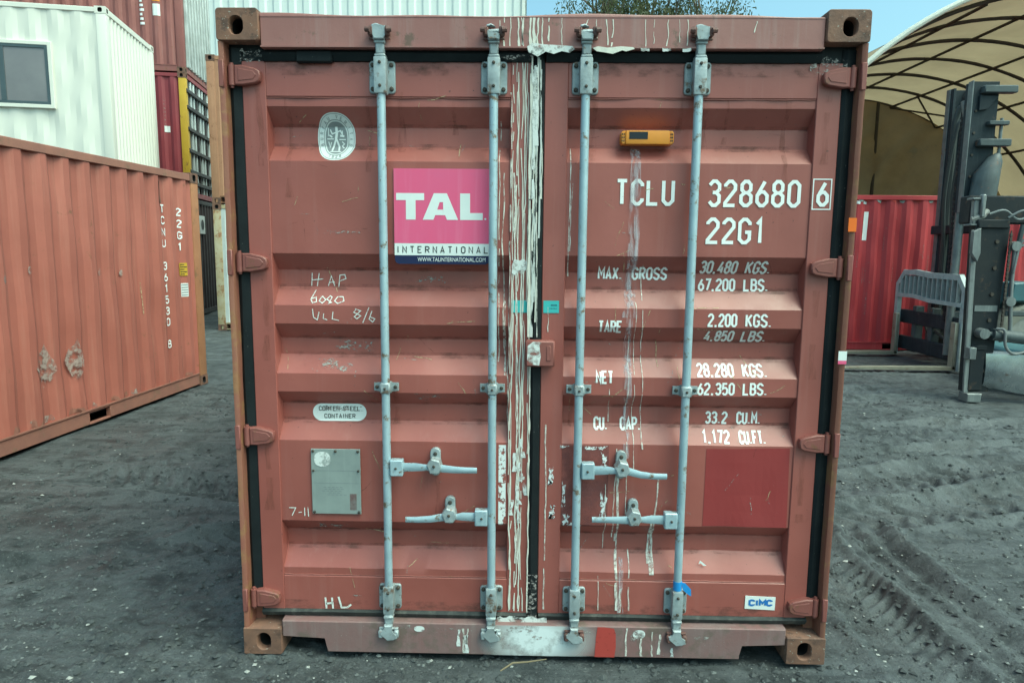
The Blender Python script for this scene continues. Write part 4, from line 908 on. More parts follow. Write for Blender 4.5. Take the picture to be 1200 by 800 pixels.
lip('lip_residue', -1.15, -.98, 2.405, 2.46, .047, 'scuff_grey', MC); lip('lip_residue', 1.02, 1.16, 2.36, 2.44, .045, 'scuff_grey', MC)
lb('sill_paint_patch', rectp(-.235, .275, .0135, .1475), 'spray_white', .0069, MC)
lb('sill_paint_patch', [(.262, .0135), (.345, .0135), (.350, .06), (.348, .12), (.340, .142), (.30, .1475), (.272, .1475), (.266, .10)], 'sprayed_red', .0064, MC)
for x, zt_, zb2, q, mt in ((-.31, .14, .05, .012, 'gunk_white'), (-.295, .13, .02, .010, 'drip_thin'), (-.28, .10, .02, .02, 'gunk_white'), (-.27, .13, .06, .008, 'drip_thin'), (.395, .145, .02, .008, 'drip_thin'), (.455, .10, .02, .010, 'drip_thin'), (.50, .13, .02, .006, 'drip_thin'), (.53, .12, .03, .01, 'drip_thin'), (.58, .06, .02, .012, 'gunk_white')):
    bm = NB(); streakline(bm, x, zt_, zb2, q, .006, y=.0062); obj('sill_residue', bm, mt, MC, smooth=False)
lb('sill_residue', ell(-.475, .125, .022, .013, 16), 'gunk_white', .0062, MC); lb('sill_residue', ell(.445, .118, .026, .020, 16), 'gunk_white', .0062, MC)
for k in range(9):
    x = random.uniform(-1.0, 1.0); lb('sill_residue', ell(x, random.uniform(.095, .14), random.uniform(.01, .05), random.uniform(.006, .02), 14), 'scuff_grey', .0060, MC)
lip('seam_sealant', -.15, .06, .135, .178, .0300, 'gunk_white', MC, 16)

# ------------------------------------------------------------------ other containers
def casting_mesh():
    """corner block with an oval hole in the +x and -y faces"""
    bm = NB(); a, b, h = .162, .178, .118
    def face(f3, holed):
        n = 5; o_ = rrect(0, 0, .5, .5, .004, n)
        if not holed: bm.faces.new([bm.verts.new(f3(u, v, 0)) for u, v in o_]); return
        hl = rrect(0, 0, .2, .34, .19, n)
        loft(bm, [[f3(u, v, 0) for u, v in o_], [f3(u, v, 0) for u, v in hl], [f3(u, v, .04) for u, v in hl]], False, True, mi=[0, 1, 1])
    face(lambda u, v, d: (u*b, -a/2+d, (v+.5)*h), True); face(lambda u, v, d: (u*b, a/2-d, (v+.5)*h), False)
    face(lambda u, v, d: (b/2-d, u*a, (v+.5)*h), True); face(lambda u, v, d: (-b/2+d, u*a, (v+.5)*h), False)
    face(lambda u, v, d: (u*b, v*a, h), False); face(lambda u, v, d: (u*b, v*a, 0), False)
    o = obj('corner_casting', bm, ['casting', 'casting_dark'], None); me = o.data; bpy.data.objects.remove(o); return me
CAST = casting_mesh()
def container(name, label, loc, rz, Lc, H_, side, rail, post, W_=2.438, pitch=.278, endmat=None, endpitch=.25, group=None, castmat=None, cap=False, sideflat=.26, endx=True, dep=.036):
    """local x along the length, front side at -y, right end at +x, origin at base centre"""
    T = thing(name, label, 'container', loc, rz, group); hx, hy = Lc/2, W_/2
    obj('side_wall', place(corr_sheet(Lc-.32, H_-.24, .15, pitch, dep, sideflat, 16), (-hx+.16, -hy+.012, 0), (1, 0, 0), (0, 1, 0)), side, T)
    obj('side_wall', place(corr_sheet(Lc-.32, H_-.24, .15, pitch, dep, sideflat), (hx-.16, hy-.012, 0), (-1, 0, 0), (0, -1, 0)), side, T)
    if endx: obj('end_wall', place(corr_sheet(W_-.30, H_-.24, .13, endpitch, .045, .26), (hx-.012, -hy+.15, 0), (0, 1, 0), (-1, 0, 0)), endmat or side, T)
    obj('end_wall', place(corr_sheet(W_-.30, H_-.24, .13, endpitch, .045, .26), (-hx+.012, hy-.15, 0), (0, -1, 0), (1, 0, 0)), side, T)
    bm = NB(); box(bm, -hx+.05, hx-.05, -hy+.06, hy-.06, H_-.06, H_-.02); obj('roof', bm, rail, T)
    bm = NB(); box(bm, -hx+.05, hx-.05, -hy+.06, hy-.06, .10, .16); obj('floor', bm, 'brown_dark', T)
    for sy in (-1, 1):
        y0, y1 = sorted((sy*hy, sy*(hy-.07)))
        bm = NB(); box(bm, -hx+.178, hx-.178, y0+.003, y1, H_-.10, H_-.02, .006); obj('top_rail', bm, rail, T)
        bm = NB()      # bottom rail with a lip, and dark fork pockets
        for xa, xb in ((-hx+.178, -1.15), (-.85, .85), (1.15, hx-.178)): box(bm, xa, xb, y0+.01, y1-.01, .018, .15, .004)
        box(bm, -1.15, -.85, y0+.01, y1-.01, .13, .15); box(bm, .85, 1.15, y0+.01, y1-.01, .13, .15); box(bm, -1.15, -.85, y0+.01, y1-.01, .018, .03); box(bm, .85, 1.15, y0+.01, y1-.01, .018, .03)
        box(bm, -hx+.178, hx-.178, y0-.001 if sy < 0 else y1-.005, y0+.006 if sy < 0 else y1+.001, .150, .165)
        obj('bottom_rail', bm, rail, T)
    for sx in (-1, 1):
        x0, x1 = sorted((sx*hx, sx*(hx-.09)))
        bm = NB(); box(bm, x0+.003, x1-.003, -hy+.162, hy-.162, H_-.11, H_-.01, .005); obj('end_rail', bm, rail, T)
        bm = NB(); box(bm, x0+.003, x1-.003, -hy+.162, hy-.162, .02, .14, .005); obj('end_rail', bm, rail, T)
        for sy in (-1, 1):
            bm = NB(); xx = sorted((sx*(hx-.003), sx*(hx-.165))); yy = sorted((sy*(hy-.003), sy*(hy-.155)))
            box(bm, *xx, *yy, .118, H_-.118, .012, seg=2); obj('corner_post', bm, post, T)
            for z0 in (0, H_-.118):
                o = bpy.data.objects.new('corner_casting', CAST); C.objects.link(o); o.parent = T
                o.location = (sx*(hx-.089), sy*(hy-.081), z0)
                if sx < 0: o.scale.x = -1
                if sy > 0: o.scale.y = -1
    return T
def local(corner, rz, Lc, W_, sx=1, sy=-1):
    """base centre of a container whose (sx,sy) corner stands at corner"""
    q = Matrix.Rotation(rz, 2) @ Vector((sx*Lc/2, sy*W_/2)); return (corner[0]-q.x, corner[1]-q.y, 0)
L20, W8 = 6.058, 2.438
# orange container on the left: its long side faces +x, so local -y -> world +x
def cside(x, pitch=.278, dep=.036, flat=.26):
    q = (x % pitch)/pitch
    if q < flat: return 0
    if q < .5: return dep*(q-flat)/(.5-flat)
    if q < .5+flat: return dep
    return dep*(1-(q-.5-flat)/(.5-flat))
rzo = math.radians(90-3.0)
OC = container('shipping_container', 'faded orange shipping container with white vertical lettering and two scraped patches', local((-4.06, 5.80), rzo, L20, W8), rzo, L20, 2.591, 'orange_side', 'orange_rail', 'orange_post')
def side_decal(name, bm, mat, T, Lc, off=.0025):
    """x,z shapes on a container's -y side, draped over the corrugation"""
    xs = []; x = 0
    while x < Lc-.32: xs += [x, x+.278*.26, x+.278*.5, x+.278*.76]; x += .278
    lo, hi = min(v.co.x for v in bm.verts), max(v.co.x for v in bm.verts)
    for x in xs:
        X = x-Lc/2+.16
        if lo < X < hi: bmesh.ops.bisect_plane(bm, geom=bm.verts[:]+bm.edges[:]+bm.faces[:], plane_co=(X, 0, 0), plane_no=(1, 0, 0))
    for v in bm.verts: v.co.y += -W8/2+.012+cside(max(0, v.co.x+Lc/2-.16))-off-.001
    return obj(name, bm, mat, T, smooth=False)
bm = NB()
def vtext(bm, s_, x, zt_, h, wd, t_, step):
    z = zt_
    for ch in s_:
        if ch != ' ': stext(bm, ch, x-wd/2, z, x+wd/2, z-h, t_)
        z -= step
vtext(bm, 'TCNU 361530 8', 2.30, 2.18, .095, .075, .016, .128); side_decal('lettering', bm, 'letter_white', OC, L20)
bm = NB(); vtext(bm, '22G1', 2.62, 2.16, .095, .075, .016, .135); side_decal('lettering', bm, 'letter_white', OC, L20)
side_decal('sticker', poly(rectp(2.59, 2.70, 1.37, 1.52)), 'yellow_band', OC, L20); side_decal('sticker', poly(rectp(2.60, 2.70, 1.12, 1.28)), 'sign_white', OC, L20)
bm = NB(); [ribbon(bm, [(2.61, 1.26-k*.03), (2.69, 1.26-k*.03)], .012) for k in range(5)]; side_decal('sticker_print', bm, 'sign_grey', OC, L20, .004)
bm = NB(); [ribbon(bm, [(2.605, 1.50-k*.028), (2.66+.03*(k % 2), 1.50-k*.028)], .01) for k in range(5)]; side_decal('sticker_print', bm, 'sign_black', OC, L20, .004)
for x in (.37, .74):
    side_decal('bare_patch', poly([(x-.13, .66), (x-.07, .56), (x-.03, .47), (x+.02, .49), (x+.07, .55), (x+.12, .64), (x+.06, .74), (x+.02, .86), (x-.02, .80), (x-.07, .76)]), 'scraped_steel', OC, L20)
for x, z in ((.26, 1.50), (.90, 1.45), (1.18, 1.46), (-.4, 1.42), (1.5, 1.44), (.0, 1.43)):
    side_decal('dent_scrape', poly(ell(x, z, .024, .035, 12)), 'scraped_steel', OC, L20)
side_decal('rust_run', poly([(2.235, 2.44), (2.275, 2.44), (2.275, 2.28), (2.29, 2.20), (2.25, 2.18), (2.235, 2.26)]), 'bark', OC, L20)
side_decal('scrape', poly([(1.80, 1.33), (1.808, 1.33), (1.825, 1.0), (1.815, .98)]), 'tan_scratch', OC, L20)
for k in range(22):
    x = random.uniform(-2.2, 2.6); wd = random.uniform(.04, .16); z = .165
    side_decal('chip', poly([(x, z), (x+wd, z), (x+wd*.8, z+random.uniform(.02, .07)), (x+wd*.2, z+random.uniform(.02, .09))]), 'orange_rail' if k % 3 else 'scraped_steel', OC, L20)

# white site office on a pale container
rz1 = math.radians(11.0); p1 = local((-7.32, 9.60), rz1, L20, W8)
container('shipping_container', 'pale container under the white site office, mostly hidden behind the orange one', p1, rz1, L20, 2.896, 'end_pale', 'end_pale', 'end_pale')
T = container('site_office', 'white container office with a dark framed sliding window, raised behind the orange container', (p1[0], p1[1], 2.9), rz1, L20, 2.9, 'office_white', 'office_white', 'office_white', endpitch=.16, pitch=.36, dep=.02, castmat='office_white')
T['category'] = 'office'
WC = CAST.copy(); WC.materials[0] = MATS['office_white']
for o in T.children:
    if o.name.startswith('corner_casting'): o.data = WC
bm = NB(); hx, hy = L20/2, W8/2
xr = hx-.95; xl = xr-1.45; zt_, zb2 = 2.20, 1.22
for r in (rectp(xl-.06, xl, zb2-.06, zt_+.06), rectp(xr, xr+.06, zb2-.06, zt_+.06), rectp(xl, xr, zt_, zt_+.06), rectp(xl, xr, zb2-.06, zb2)): prism_xz(bm, r, -hy-.030, -hy+.06, .004)
obj('window_surround', bm, 'office_white', T)
wf = NB()
for r in (rectp(xl, xl+.05, zb2, zt_), rectp(xr-.05, xr, zb2, zt_), rectp(xl+.05, xr-.05, zt_-.05, zt_), rectp(xl+.05, xr-.05, zb2, zb2+.05), rectp((xl+xr)/2-.04, (xl+xr)/2+.04, zb2+.05, zt_-.05)): prism_xz(wf, r, -hy-.024, -hy+.05, .003)
wf = obj('window', wf, 'window_frame', T)
for a, b in ((xl+.05, (xl+xr)/2-.04), ((xl+xr)/2+.04, xr-.05)):
    bm = NB(); box(bm, a, b, -hy-.008, -hy-.002, zb2+.05, zt_-.05); obj('pane', bm, 'window_glass', wf)

# three-high stack behind
rz2 = math.radians(10.1); p2 = local((-8.12, 14.0), rz2, L20*1, W8)
container('shipping_container', 'dark brown container at the bottom of the tall stack', p2, rz2, L20, 2.896, 'brown_dark', 'brown_dark', 'brown_dark', group=None)
T2 = container('shipping_container', 'crimson container with yellow corner post and dark barred end, middle of tall stack', (p2[0], p2[1], 2.9), rz2, L20, 2.896, 'crimson_side', 'crimson_side', 'yellow_band', endx=False)
T3 = container('shipping_container', 'dull brown-red container with painted sun-stripe end ribs, topmost of the tall stack', (p2[0], p2[1], 5.8), rz2, L20, 2.896, 'brown_side', 'brown_side', 'brown_side', endmat='cage_dark', endpitch=.20)  # end wall coloured dark as the shaded grooves between the sunlit ribs
# barred end of the middle one
for k in range(9):
    bm = NB(); y = -hy+.24+k*.245; box(bm, hx-.07, hx-.02, y-.045, y+.045, .14, 2.78, .01); obj('upright', bm, 'cage_pale' if k % 3 else 'cage_dark', T2)
for z in (.35, .62, 1.12, 1.62, 2.12, 2.50):
    bm = NB(); box(bm, hx-.055, hx+.03, -hy+.03, hy-.03, z-.045, z+.045, .01); obj('cross_bar', bm, 'cage_dark', T2)
bm = NB(); box(bm, hx-.16, hx-.12, -hy+.16, hy-.16, .14, 2.78); obj('end_panel', bm, 'cage_dark', T2)
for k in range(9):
    bm = NB(); y = -hy+.25+k*.242; box(bm, hx-.025, hx+.05, y-.055, y+.055, .15, 2.76, .012); obj('painted_sun_rib', bm, 'cage_pale', T3)  # added pale ribs paint in the bright stripes of grazing sun on corrugation
bm = NB()
for k in range(9): ribbon(bm, [(2.10, 1.85-k*.10), (2.16+.02*(k % 3), 1.85-k*.10)], .055)
side_decal('lettering', bm, 'letter_white', T3, L20, .004)
side_decal('sticker', poly(rectp(2.38, 2.54, 1.24, 1.50)), 'sign_white', T3, L20, .004); side_decal('sticker', poly(rectp(2.38, 2.54, 1.56, 1.9)), 'tracker_orange', T3, L20, .004)
bm = NB(); hb = [(2.0, 2.2), (2.0, 2.05), (2.0, 1.9)]
for k in range(7): ribbon(bm, [(2.50, 2.25-k*.09), (2.54, 2.25-k*.09)], .04)
side_decal('lettering', bm, 'scuff_grey', T2, L20, .004); side_decal('sticker', poly(rectp(2.50, 2.62, 1.52, 1.66)), 'sign_white', T2, L20, .004)
T1 = [o for o in C.objects if o.get('label', '').startswith('dark brown container')][0]
bm = NB(); box(bm, hx+.001, hx+.012, -hy+.55, -hy+1.0, 2.05, 2.50, .003); obj('sign', bm, 'sign_white', T1)
bm = NB(); tube(bm, [(hx+.014, -hy+.775, 2.275), (hx+.017, -hy+.775, 2.275)], .13, 20); obj('sign_mark', bm, 'sign_black', T1)
# buff two-high stack whose corner posts show beside the main container
p3 = local((-6.42, 11.35), 0, W8, L20, -1, -1)
container('shipping_container', 'rusty ochre container post beside the red-brown container, lower of the pair', p3, 0, W8, 2.591, 'end_pale', 'ochre_post', 'ochre_post', W_=L20)
container('shipping_container', 'buff orange container post beside the red-brown container, upper of the pair', (p3[0], p3[1], 2.594), 0, W8, 2.896, 'buff_post', 'buff_post', 'buff_post', W_=L20)

# white ribbed warehouse behind
T = thing('warehouse', 'large white ribbed steel warehouse rising behind the red-brown container', 'warehouse', (-7, 26, 0))
v, f = corr_sheet(13.6, 15, 0, .6, .05, .36); obj('wall', place((v, f), (-6.8, 0, 0), (1, 0, 0), (0, 1, 0)), 'shed_white', T)
obj('wall', place(corr_sheet(20, 15, 0, .6, .05, .36), (6.8, 0, 0), (0, 1, 0), (-1, 0, 0)), 'shed_white', T)
obj('wall', place(corr_sheet(20, 15, 0, .6, .05, .36), (-6.8, 20, 0), (0, -1, 0), (1, 0, 0)), 'shed_white', T)
bm = NB(); box(bm, -6.9, 6.9, -.1, 20.1, 15, 15.2); obj('roof', bm, 'shed_white', T)
bm = NB(); box(bm, 6.72, 6.86, -.06, .06, 0, 15); obj('corner_trim', bm, 'shed_strip', T)

# ------------------------------------------------------------------ trees
def tree(x, y, h, cr, label, n=2600, seed=1):
    rs = random.Random(seed); T = thing('eucalyptus_tree', label, 'tree', (x, y, 0), 0)
    bm = NB(); tube(bm, [(0, 0, -.1), (.15, .1, h*.3), (-.1, 0, h*.55), (.1, .1, h*.8)], [.28, .22, .17, .09], 8); tips = []
    for k in range(26):
        z0 = h*(.38+.45*rs.random()); a = rs.uniform(0, 2*PI); r = cr*rs.uniform(.5, 1.0)
        p0 = Vector((0, 0, z0)); p2_ = Vector((math.cos(a)*r, math.sin(a)*r, min(h*1.02, z0+rs.uniform(.12, .30)*h))); p1_ = (p0+p2_)/2+Vector((0, 0, -.3))
        tube(bm, [p0, p1_, p2_], [.07, .045, .015], 5)
        tips.append(p2_); tips.append(p1_.lerp(p2_, .6))
        for q in range(5):
            p3_ = p2_+Vector((rs.uniform(-.9, .9), rs.uniform(-.9, .9), rs.uniform(.0, 1.0))); tube(bm, [p1_.lerp(p2_, .7), p3_], [.018, .006], 4); tips.append(p3_)
    obj('trunk', bm, 'bark', T)
    v, f = [], []
    for k in range(n):
        t_ = rs.choice(tips); p = t_+Vector((rs.gauss(0, .32), rs.gauss(0, .32), rs.gauss(-.05, .32)))
        d = Vector((rs.gauss(0, .5), rs.gauss(0, .5), -1+rs.gauss(0, .6))).normalized(); s = d.cross(Vector((rs.gauss(0, 1), rs.gauss(0, 1), .1))).normalized(); l_, w_ = rs.uniform(.12, .24), rs.uniform(.022, .042)
        i = len(v); v += [tuple(p), tuple(p+d*l_*.5+s*w_), tuple(p+d*l_), tuple(p+d*l_*.5-s*w_)]; f.append((i, i+1, i+2, i+3))
    o = obj('crown', (v, f), 'leaf', T, smooth=False)
tree(3.6, 33, 16.2, 2.3, 'sparse eucalyptus nearest the white warehouse', 11000, 3)
tree(6.2, 34.5, 17.0, 2.0, 'sparse eucalyptus between two others behind the container', 11000, 8)
tree(8.9, 34, 16.4, 2.0, 'sparse eucalyptus nearest the fabric shelter', 10000, 12)

# ------------------------------------------------------------------ fabric shelter
AX, AZ, AR, Y1, DY = 9.85, .43, 6.03, 10.6, 1.485
DT = thing('fabric_shelter', 'arched tan fabric shelter on dark pipe ribs above the red containers', 'shelter', (AX, Y1, 0))
YB2 = 6*DY
th0 = math.asin((2.75-AZ)/AR); 
def arc(k, r=AR): return (math.cos(k)*r, AZ+math.sin(k)*r)
ths = np.linspace(PI-th0, th0, 49)
v, f = [], []; rows = 37
for i in range(rows):
    y = -.9+(YB2+.98)*i/(rows-1); ph = ((y % DY)/DY)
    for k, a in enumerate(ths):
        r = AR+.045-.07*math.sin(PI*ph)*(1 if y > 0 else 0)+.008*math.sin(a*23+y*3); x, z = arc(a, r); v.append((x-.02*y, y, z))
nT = len(ths)
for i in range(rows-1):
    for k in range(nT-1): f.append((i*nT+k, i*nT+k+1, (i+1)*nT+k+1, (i+1)*nT+k))
can = obj('canopy', (v, f), 'fabric', DT)
bm = NB(); tube(bm, [(arc(a, AR+.05)[0]+.018, -.9, arc(a, AR+.05)[1]) for a in ths], .05, 8); obj('canopy_hem', bm, 'fabric_hem', DT)
for k in range(7):
    bm = NB(); tube(bm, [(arc(a)[0]-.02*k*DY, k*DY, arc(a)[1]) for a in ths], .042, 8); obj('rib', bm, 'pipe', DT)
for a in np.linspace(PI-th0-.12, th0+.12, 9):
    bm = NB(); tube(bm, [(arc(a, AR-.05)[0], 0, arc(a, AR-.05)[1]), (arc(a, AR-.05)[0]-.02*YB2, YB2, arc(a, AR-.05)[1])], .034, 6); obj('purlin', bm, 'pipe', DT)
aa = np.linspace(PI-th0-.12, th0+.12, 9)
for k in (1, 3, 5, 6):    # diagonal bracing in the last bay
    bm = NB(); p_, q_ = arc(aa[k], AR-.07), arc(aa[k+1] if k < 6 else aa[k-1], AR-.07); tube(bm, [(p_[0]-.02*YB2, YB2-.02, p_[1]), (q_[0]-.02*(YB2-DY), YB2-DY, q_[1])], .026, 6); obj('brace', bm, 'pipe', DT)
v, f = [], []; nxw, nzw = 150, 50          # rear curtain, slack and wrinkled
for i in range(nxw+1):
    x = -AR*.985+2*AR*.985*i/nxw; zt_ = AZ+math.sqrt(max(.02, (AR+.04)**2-x*x))
    for k in range(nzw+1):
        z = .05+(zt_-.05)*k/nzw
        yy = YB2-.03-(1-(k/nzw)**5)*(.16+.10*math.sin(x*2.1+z*1.3)+.09*math.sin(x*5.3-z*3.6+.8*math.sin(x*2))+.06*math.sin((x*1.3-z)*6.2+math.sin(z*3)))
        v.append((x-.02*YB2, yy, z))
for i in range(nxw):
    for k in range(nzw): f.append((i*(nzw+1)+k, (i+1)*(nzw+1)+k, (i+1)*(nzw+1)+k+1, i*(nzw+1)+k+1))
obj('end_curtain', (v, f), 'fabric_wall', DT)
for x in (-3.3, -1.1, 1.1, 3.3):
    bm = NB(); tube(bm, [(x-.18, YB2-.20, 0), (x-.18, YB2-.20, AZ+math.sqrt(AR*AR-x*x)-.05)], .05, 8); obj('post', bm, 'pipe', DT)
# containers that carry the shelter
rzs = math.radians(90)
hgt = 2.75
container('shipping_container', 'red container carrying the left foot of the fabric shelter', (3.45, 15.6, 0), rzs, L20, 2.74, 'red_side', 'red_side', 'red_side')
container('shipping_container', 'red container carrying the right foot of the fabric shelter', (16.15, 15.6, 0), rzs, L20, 2.74, 'red_side', 'red_side', 'red_side')
# red container with its long side to the yard
RC = container('shipping_container', 'weathered red container with white bar mark across the mouth of the fabric shelter', (7.45, 9.42+W8/2, 0), 0, L20, 2.72, 'red_side', 'red_side', 'red_side')
side_decal('white_mark', poly([(-1.63, 2.42), (-1.55, 2.42), (-1.56, 1.93), (-1.64, 1.93)]), 'letter_white', RC, L20)
side_decal('sticker', poly(ell(-1.58, 1.60, .04, .05, 12)), 'teal', RC, L20)
bm = NB()
for k in range(3): ribbon(bm, [(-1.9+k*.12, 2.58), (-1.84+k*.12, 2.57)], .05)
side_decal('lettering', bm, 'letter_white', RC, L20)
for k in range(30):
    x = -2.8+k*.2+random.uniform(-.05, .05); side_decal('chip', poly([(x, 2.62), (x+.10, 2.62), (x+.08, 2.62-random.uniform(.02, .06)), (x+.03, 2.62-random.uniform(.01, .05))]), 'plate_alu' if k % 2 else 'red_bright', RC, L20)
for k in range(16):
    x = random.uniform(-2.2, .4); z = random.uniform(.3, 2.2); side_decal('scrape', poly([(x, z), (x+.014, z), (x+.02, z+random.uniform(.1, .5)), (x+.006, z+.3)]), 'scuff_grey', RC, L20)

# ------------------------------------------------------------------ tall-mast forklift
FA = thing('forklift', 'tall dark mast forklift with grey slatted load backrest and forks pointing at the container', 'forklift', (6.2, 8.2, 0))
# local: x forward is -x ; carriage plane x~0 ; y -0.9 .. +0.9
for y in (-.86, .72):
    bm = NB(); loft(bm, [[(x, y-.06, z), (x, y+.06, z), (x, y+.06, z-t_), (x, y-.06, z-t_)] for x, z, t_ in ((.05, .075, .055), (-.3, .072, .05), (-1.2, .062, .035), (-1.62, .045, .012))], True, True)
    prism = box(bm, .0, .055, y-.06, y+.06, .03, .72, .008); obj('fork', bm, 'fork_steel', FA)
def ring_yz(bm, pts, x0, x1):
    a = [bm.verts.new((x0, y, z)) for y, z in pts]; b = [bm.verts.new((x1, y, z)) for y, z in pts]; n = len(pts)
    bm.faces.new(a); bm.faces.new(b[::-1]); [bm.faces.new((a[i], b[i], b[(i+1) % n], a[(i+1) % n])) for i in range(n)]
bm = NB()
outl = [(-.93, .04), (-.93, 1.19), (-.78, 1.37), (-.05, 1.375), (.35, 1.41), (.66, 1.40), (.84, 1.20), (.84, .04)]
def bpath(pts, wd, x0, x1, bm):
    for (a, b), (c_, d) in zip(pts, pts[1:]):
        dv = Vector((c_-a, d-b)); nn = Vector((-dv.y, dv.x)).normalized()*wd/2; ex = dv.normalized()*wd*.3
        ring_yz(bm, [(a-ex.x+nn.x, b-ex.y+nn.y), (c_+ex.x+nn.x, d+ex.y+nn.y), (c_+ex.x-nn.x, d+ex.y-nn.y), (a-ex.x-nn.x, b-ex.y-nn.y)], x0, x1); x0 += .0012; x1 += .0012
bpath(outl, .085, .06, .13, bm); obj('backrest_frame', bm, 'backrest_grey', FA)
bm = NB(); bpath([(-.90, .97), (-.10, .985), (.35, 1.03), (.82, 1.02)], .06, .052, .11, bm); obj('backrest_rail', bm, 'backrest_grey', FA)
for k in range(13):
    y = -.78+k*.125; zt_ = 1.34 if y > -.75 else 1.30
    bm = NB(); obox(bm, (.085, y, 1.18), (1, 0, 0), (0, 1, .0), (0, 0, 1), .030, .009, .17); obj('backrest_slat', bm, 'backrest_grey', FA)
bm = NB(); ring_yz(bm, [(-.86, 1.0), (-.86, 1.17), (-.74, 1.32), (-.05, 1.33), (.35, 1.36), (.64, 1.35), (.78, 1.18), (.78, 1.05), (.35, 1.05), (-.10, 1.0)], .126, .134); obj('guard_plate', bm, 'column_dark', FA)
for z0, z1 in ((.56, .78), (.12, .34)):
    bm = NB(); box(bm, .14, .22, -.90, .82, z0, z1, .01); obj('carriage_bar', bm, 'mast_steel', FA)
for y in (-.55, .0, .45):
    bm = NB(); box(bm, .17, .30, y-.06, y+.06, .10, .86, .01); obj('carriage_plate', bm, 'machine_grey', FA)
bm = NB(); tube(bm, [(.25, -.3, .40), (.22, -.1, .50), (.24, .15, .46), (.26, .3, .6)], .025, 8); obj('hose', bm, 'hose', FA)
def channel(bm, x0, x1, yc, z0, z1, s, wd=.14, th=.035):
    box(bm, x0, x1, yc-th/2, yc+th/2, z0, z1, .004)
    box(bm, x0-.002, x0+th, yc, yc+s*wd, z0+.002, z1-.002, .004); box(bm, x1-th, x1+.002, yc, yc+s*wd, z0+.002, z1-.002, .004)
# near mast rail (tall), far mast rail
bm = NB(); channel(bm, .02+.30, .36+.30, -.72, .08, 2.40, 1); obj('mast_rail', bm, 'mast_steel', FA)
bm = NB(); channel(bm, .0, .36, -.80, 2.30, 4.10, 1, .16); obj('mast_rail', bm, 'mast_steel', FA)
bm = NB(); box(bm, -.014, -.002, -.83, -.72, 2.30, 4.11, .002); obj('rail_edge', bm, 'mast_pale', FA)
bm = NB(); channel(bm, .50, .80, .62, .08, 4.30, -1, .16); obj('mast_rail', bm, 'mast_steel', FA)
bm = NB(); box(bm, .486, .498, .54, .64, .10, 4.30, .002); obj('rail_edge', bm, 'mast_pale', FA)
for z, x1 in ((3.98, .56), (3.26, .54)):
    bm = NB(); box(bm, .10, x1, -.92, -.80, z-.05, z+.05, .012); obj('mast_bracket', bm, 'machine_grey', FA)
bm = NB(); prism_xz(bm, [(.08, 3.90), (.34, 3.90), (.20, 3.72), (.08, 3.70)], -.86, -.82, .004); obj('mast_gusset', bm, 'mast_steel', FA)
bm = NB(); box(bm, .22, .50, -.90, -.80, 3.50, 3.56, .01); obj('mast_bracket', bm, 'machine_grey', FA)
bm = NB(); box(bm, .40, .60, -.70, .60, 2.02, 2.16, .01); obj('mast_crosshead', bm, 'mast_steel', FA)
bm = NB(); tube(bm, [(.14, -.55, .2), (.14, -.55, 3.6), (.10, -.5, 3.9)], .06, 12); obj('lift_cylinder', bm, 'mast_pale', FA)
bm = NB(); tube(bm, [(.42, -.84, 2.45), (.42, -.84, 3.6)], .022, 8); obj('hydraulic_pipe', bm, 'mast_pale', FA)
bm = NB(); tube(bm, [(.20, -.9, 2.35), (.24, -.9, 2.8), (.34, -.9, 3.02), (.38, -.9, 3.1)], [.17, .165, .10, .04], 14); obj('dust_cover', bm, 'machine_grey', FA)
bm = NB(); tube(bm, [(.46, .30, .4), (.46, .30, 3.75), (.50, .28, 3.95), (.58, .22, 4.02)], .05, 8); obj('hose', bm, 'hose', FA)
bm = NB(); tube(bm, [(.12, -.9, .62), (.15, -.92, .60), (.4, -.7, .66)], .022, 8); obj('tilt_pin', bm, 'spray_red', FA)
for y in (-.42, .25):
    for k in range(46):
        if k == 0:
            bm = NB(); box(bm, .115, .135, y-.03, y+.03, .70, .75, .004); box(bm, .120, .130, y-.012, y+.012, .745, .785); ch = obj('chain_link', bm, 'column_dark', FA)
        else: copy_obj(ch, FA, loc=(0 if y < 0 else .42, .0 if y < 0 else .28, k*.072))
    if y > 0: ch.location = (.42, .28, 0)
for y, x in ((-.30, .22), (-.22, .24), (.05, .30), (.12, .32)):
    bm = NB(); tube(bm, curve([(x, y, .5), (x+.02, y, 1.6), (x-.03, y+.02, 2.6), (x+.04, y, 3.5), (x+.12, y, 3.75), (x+.2, y, 3.5)]), .018, 8); obj('hose', bm, 'hose', FA)
for z in (2.5, 2.8, 3.1, 3.4, 3.7):
    bm = NB(); tube(bm, [(.06, -.83, z), (.06, -.81, z)], .018, 8); obj('rail_bolt', bm, 'bolt', FA)
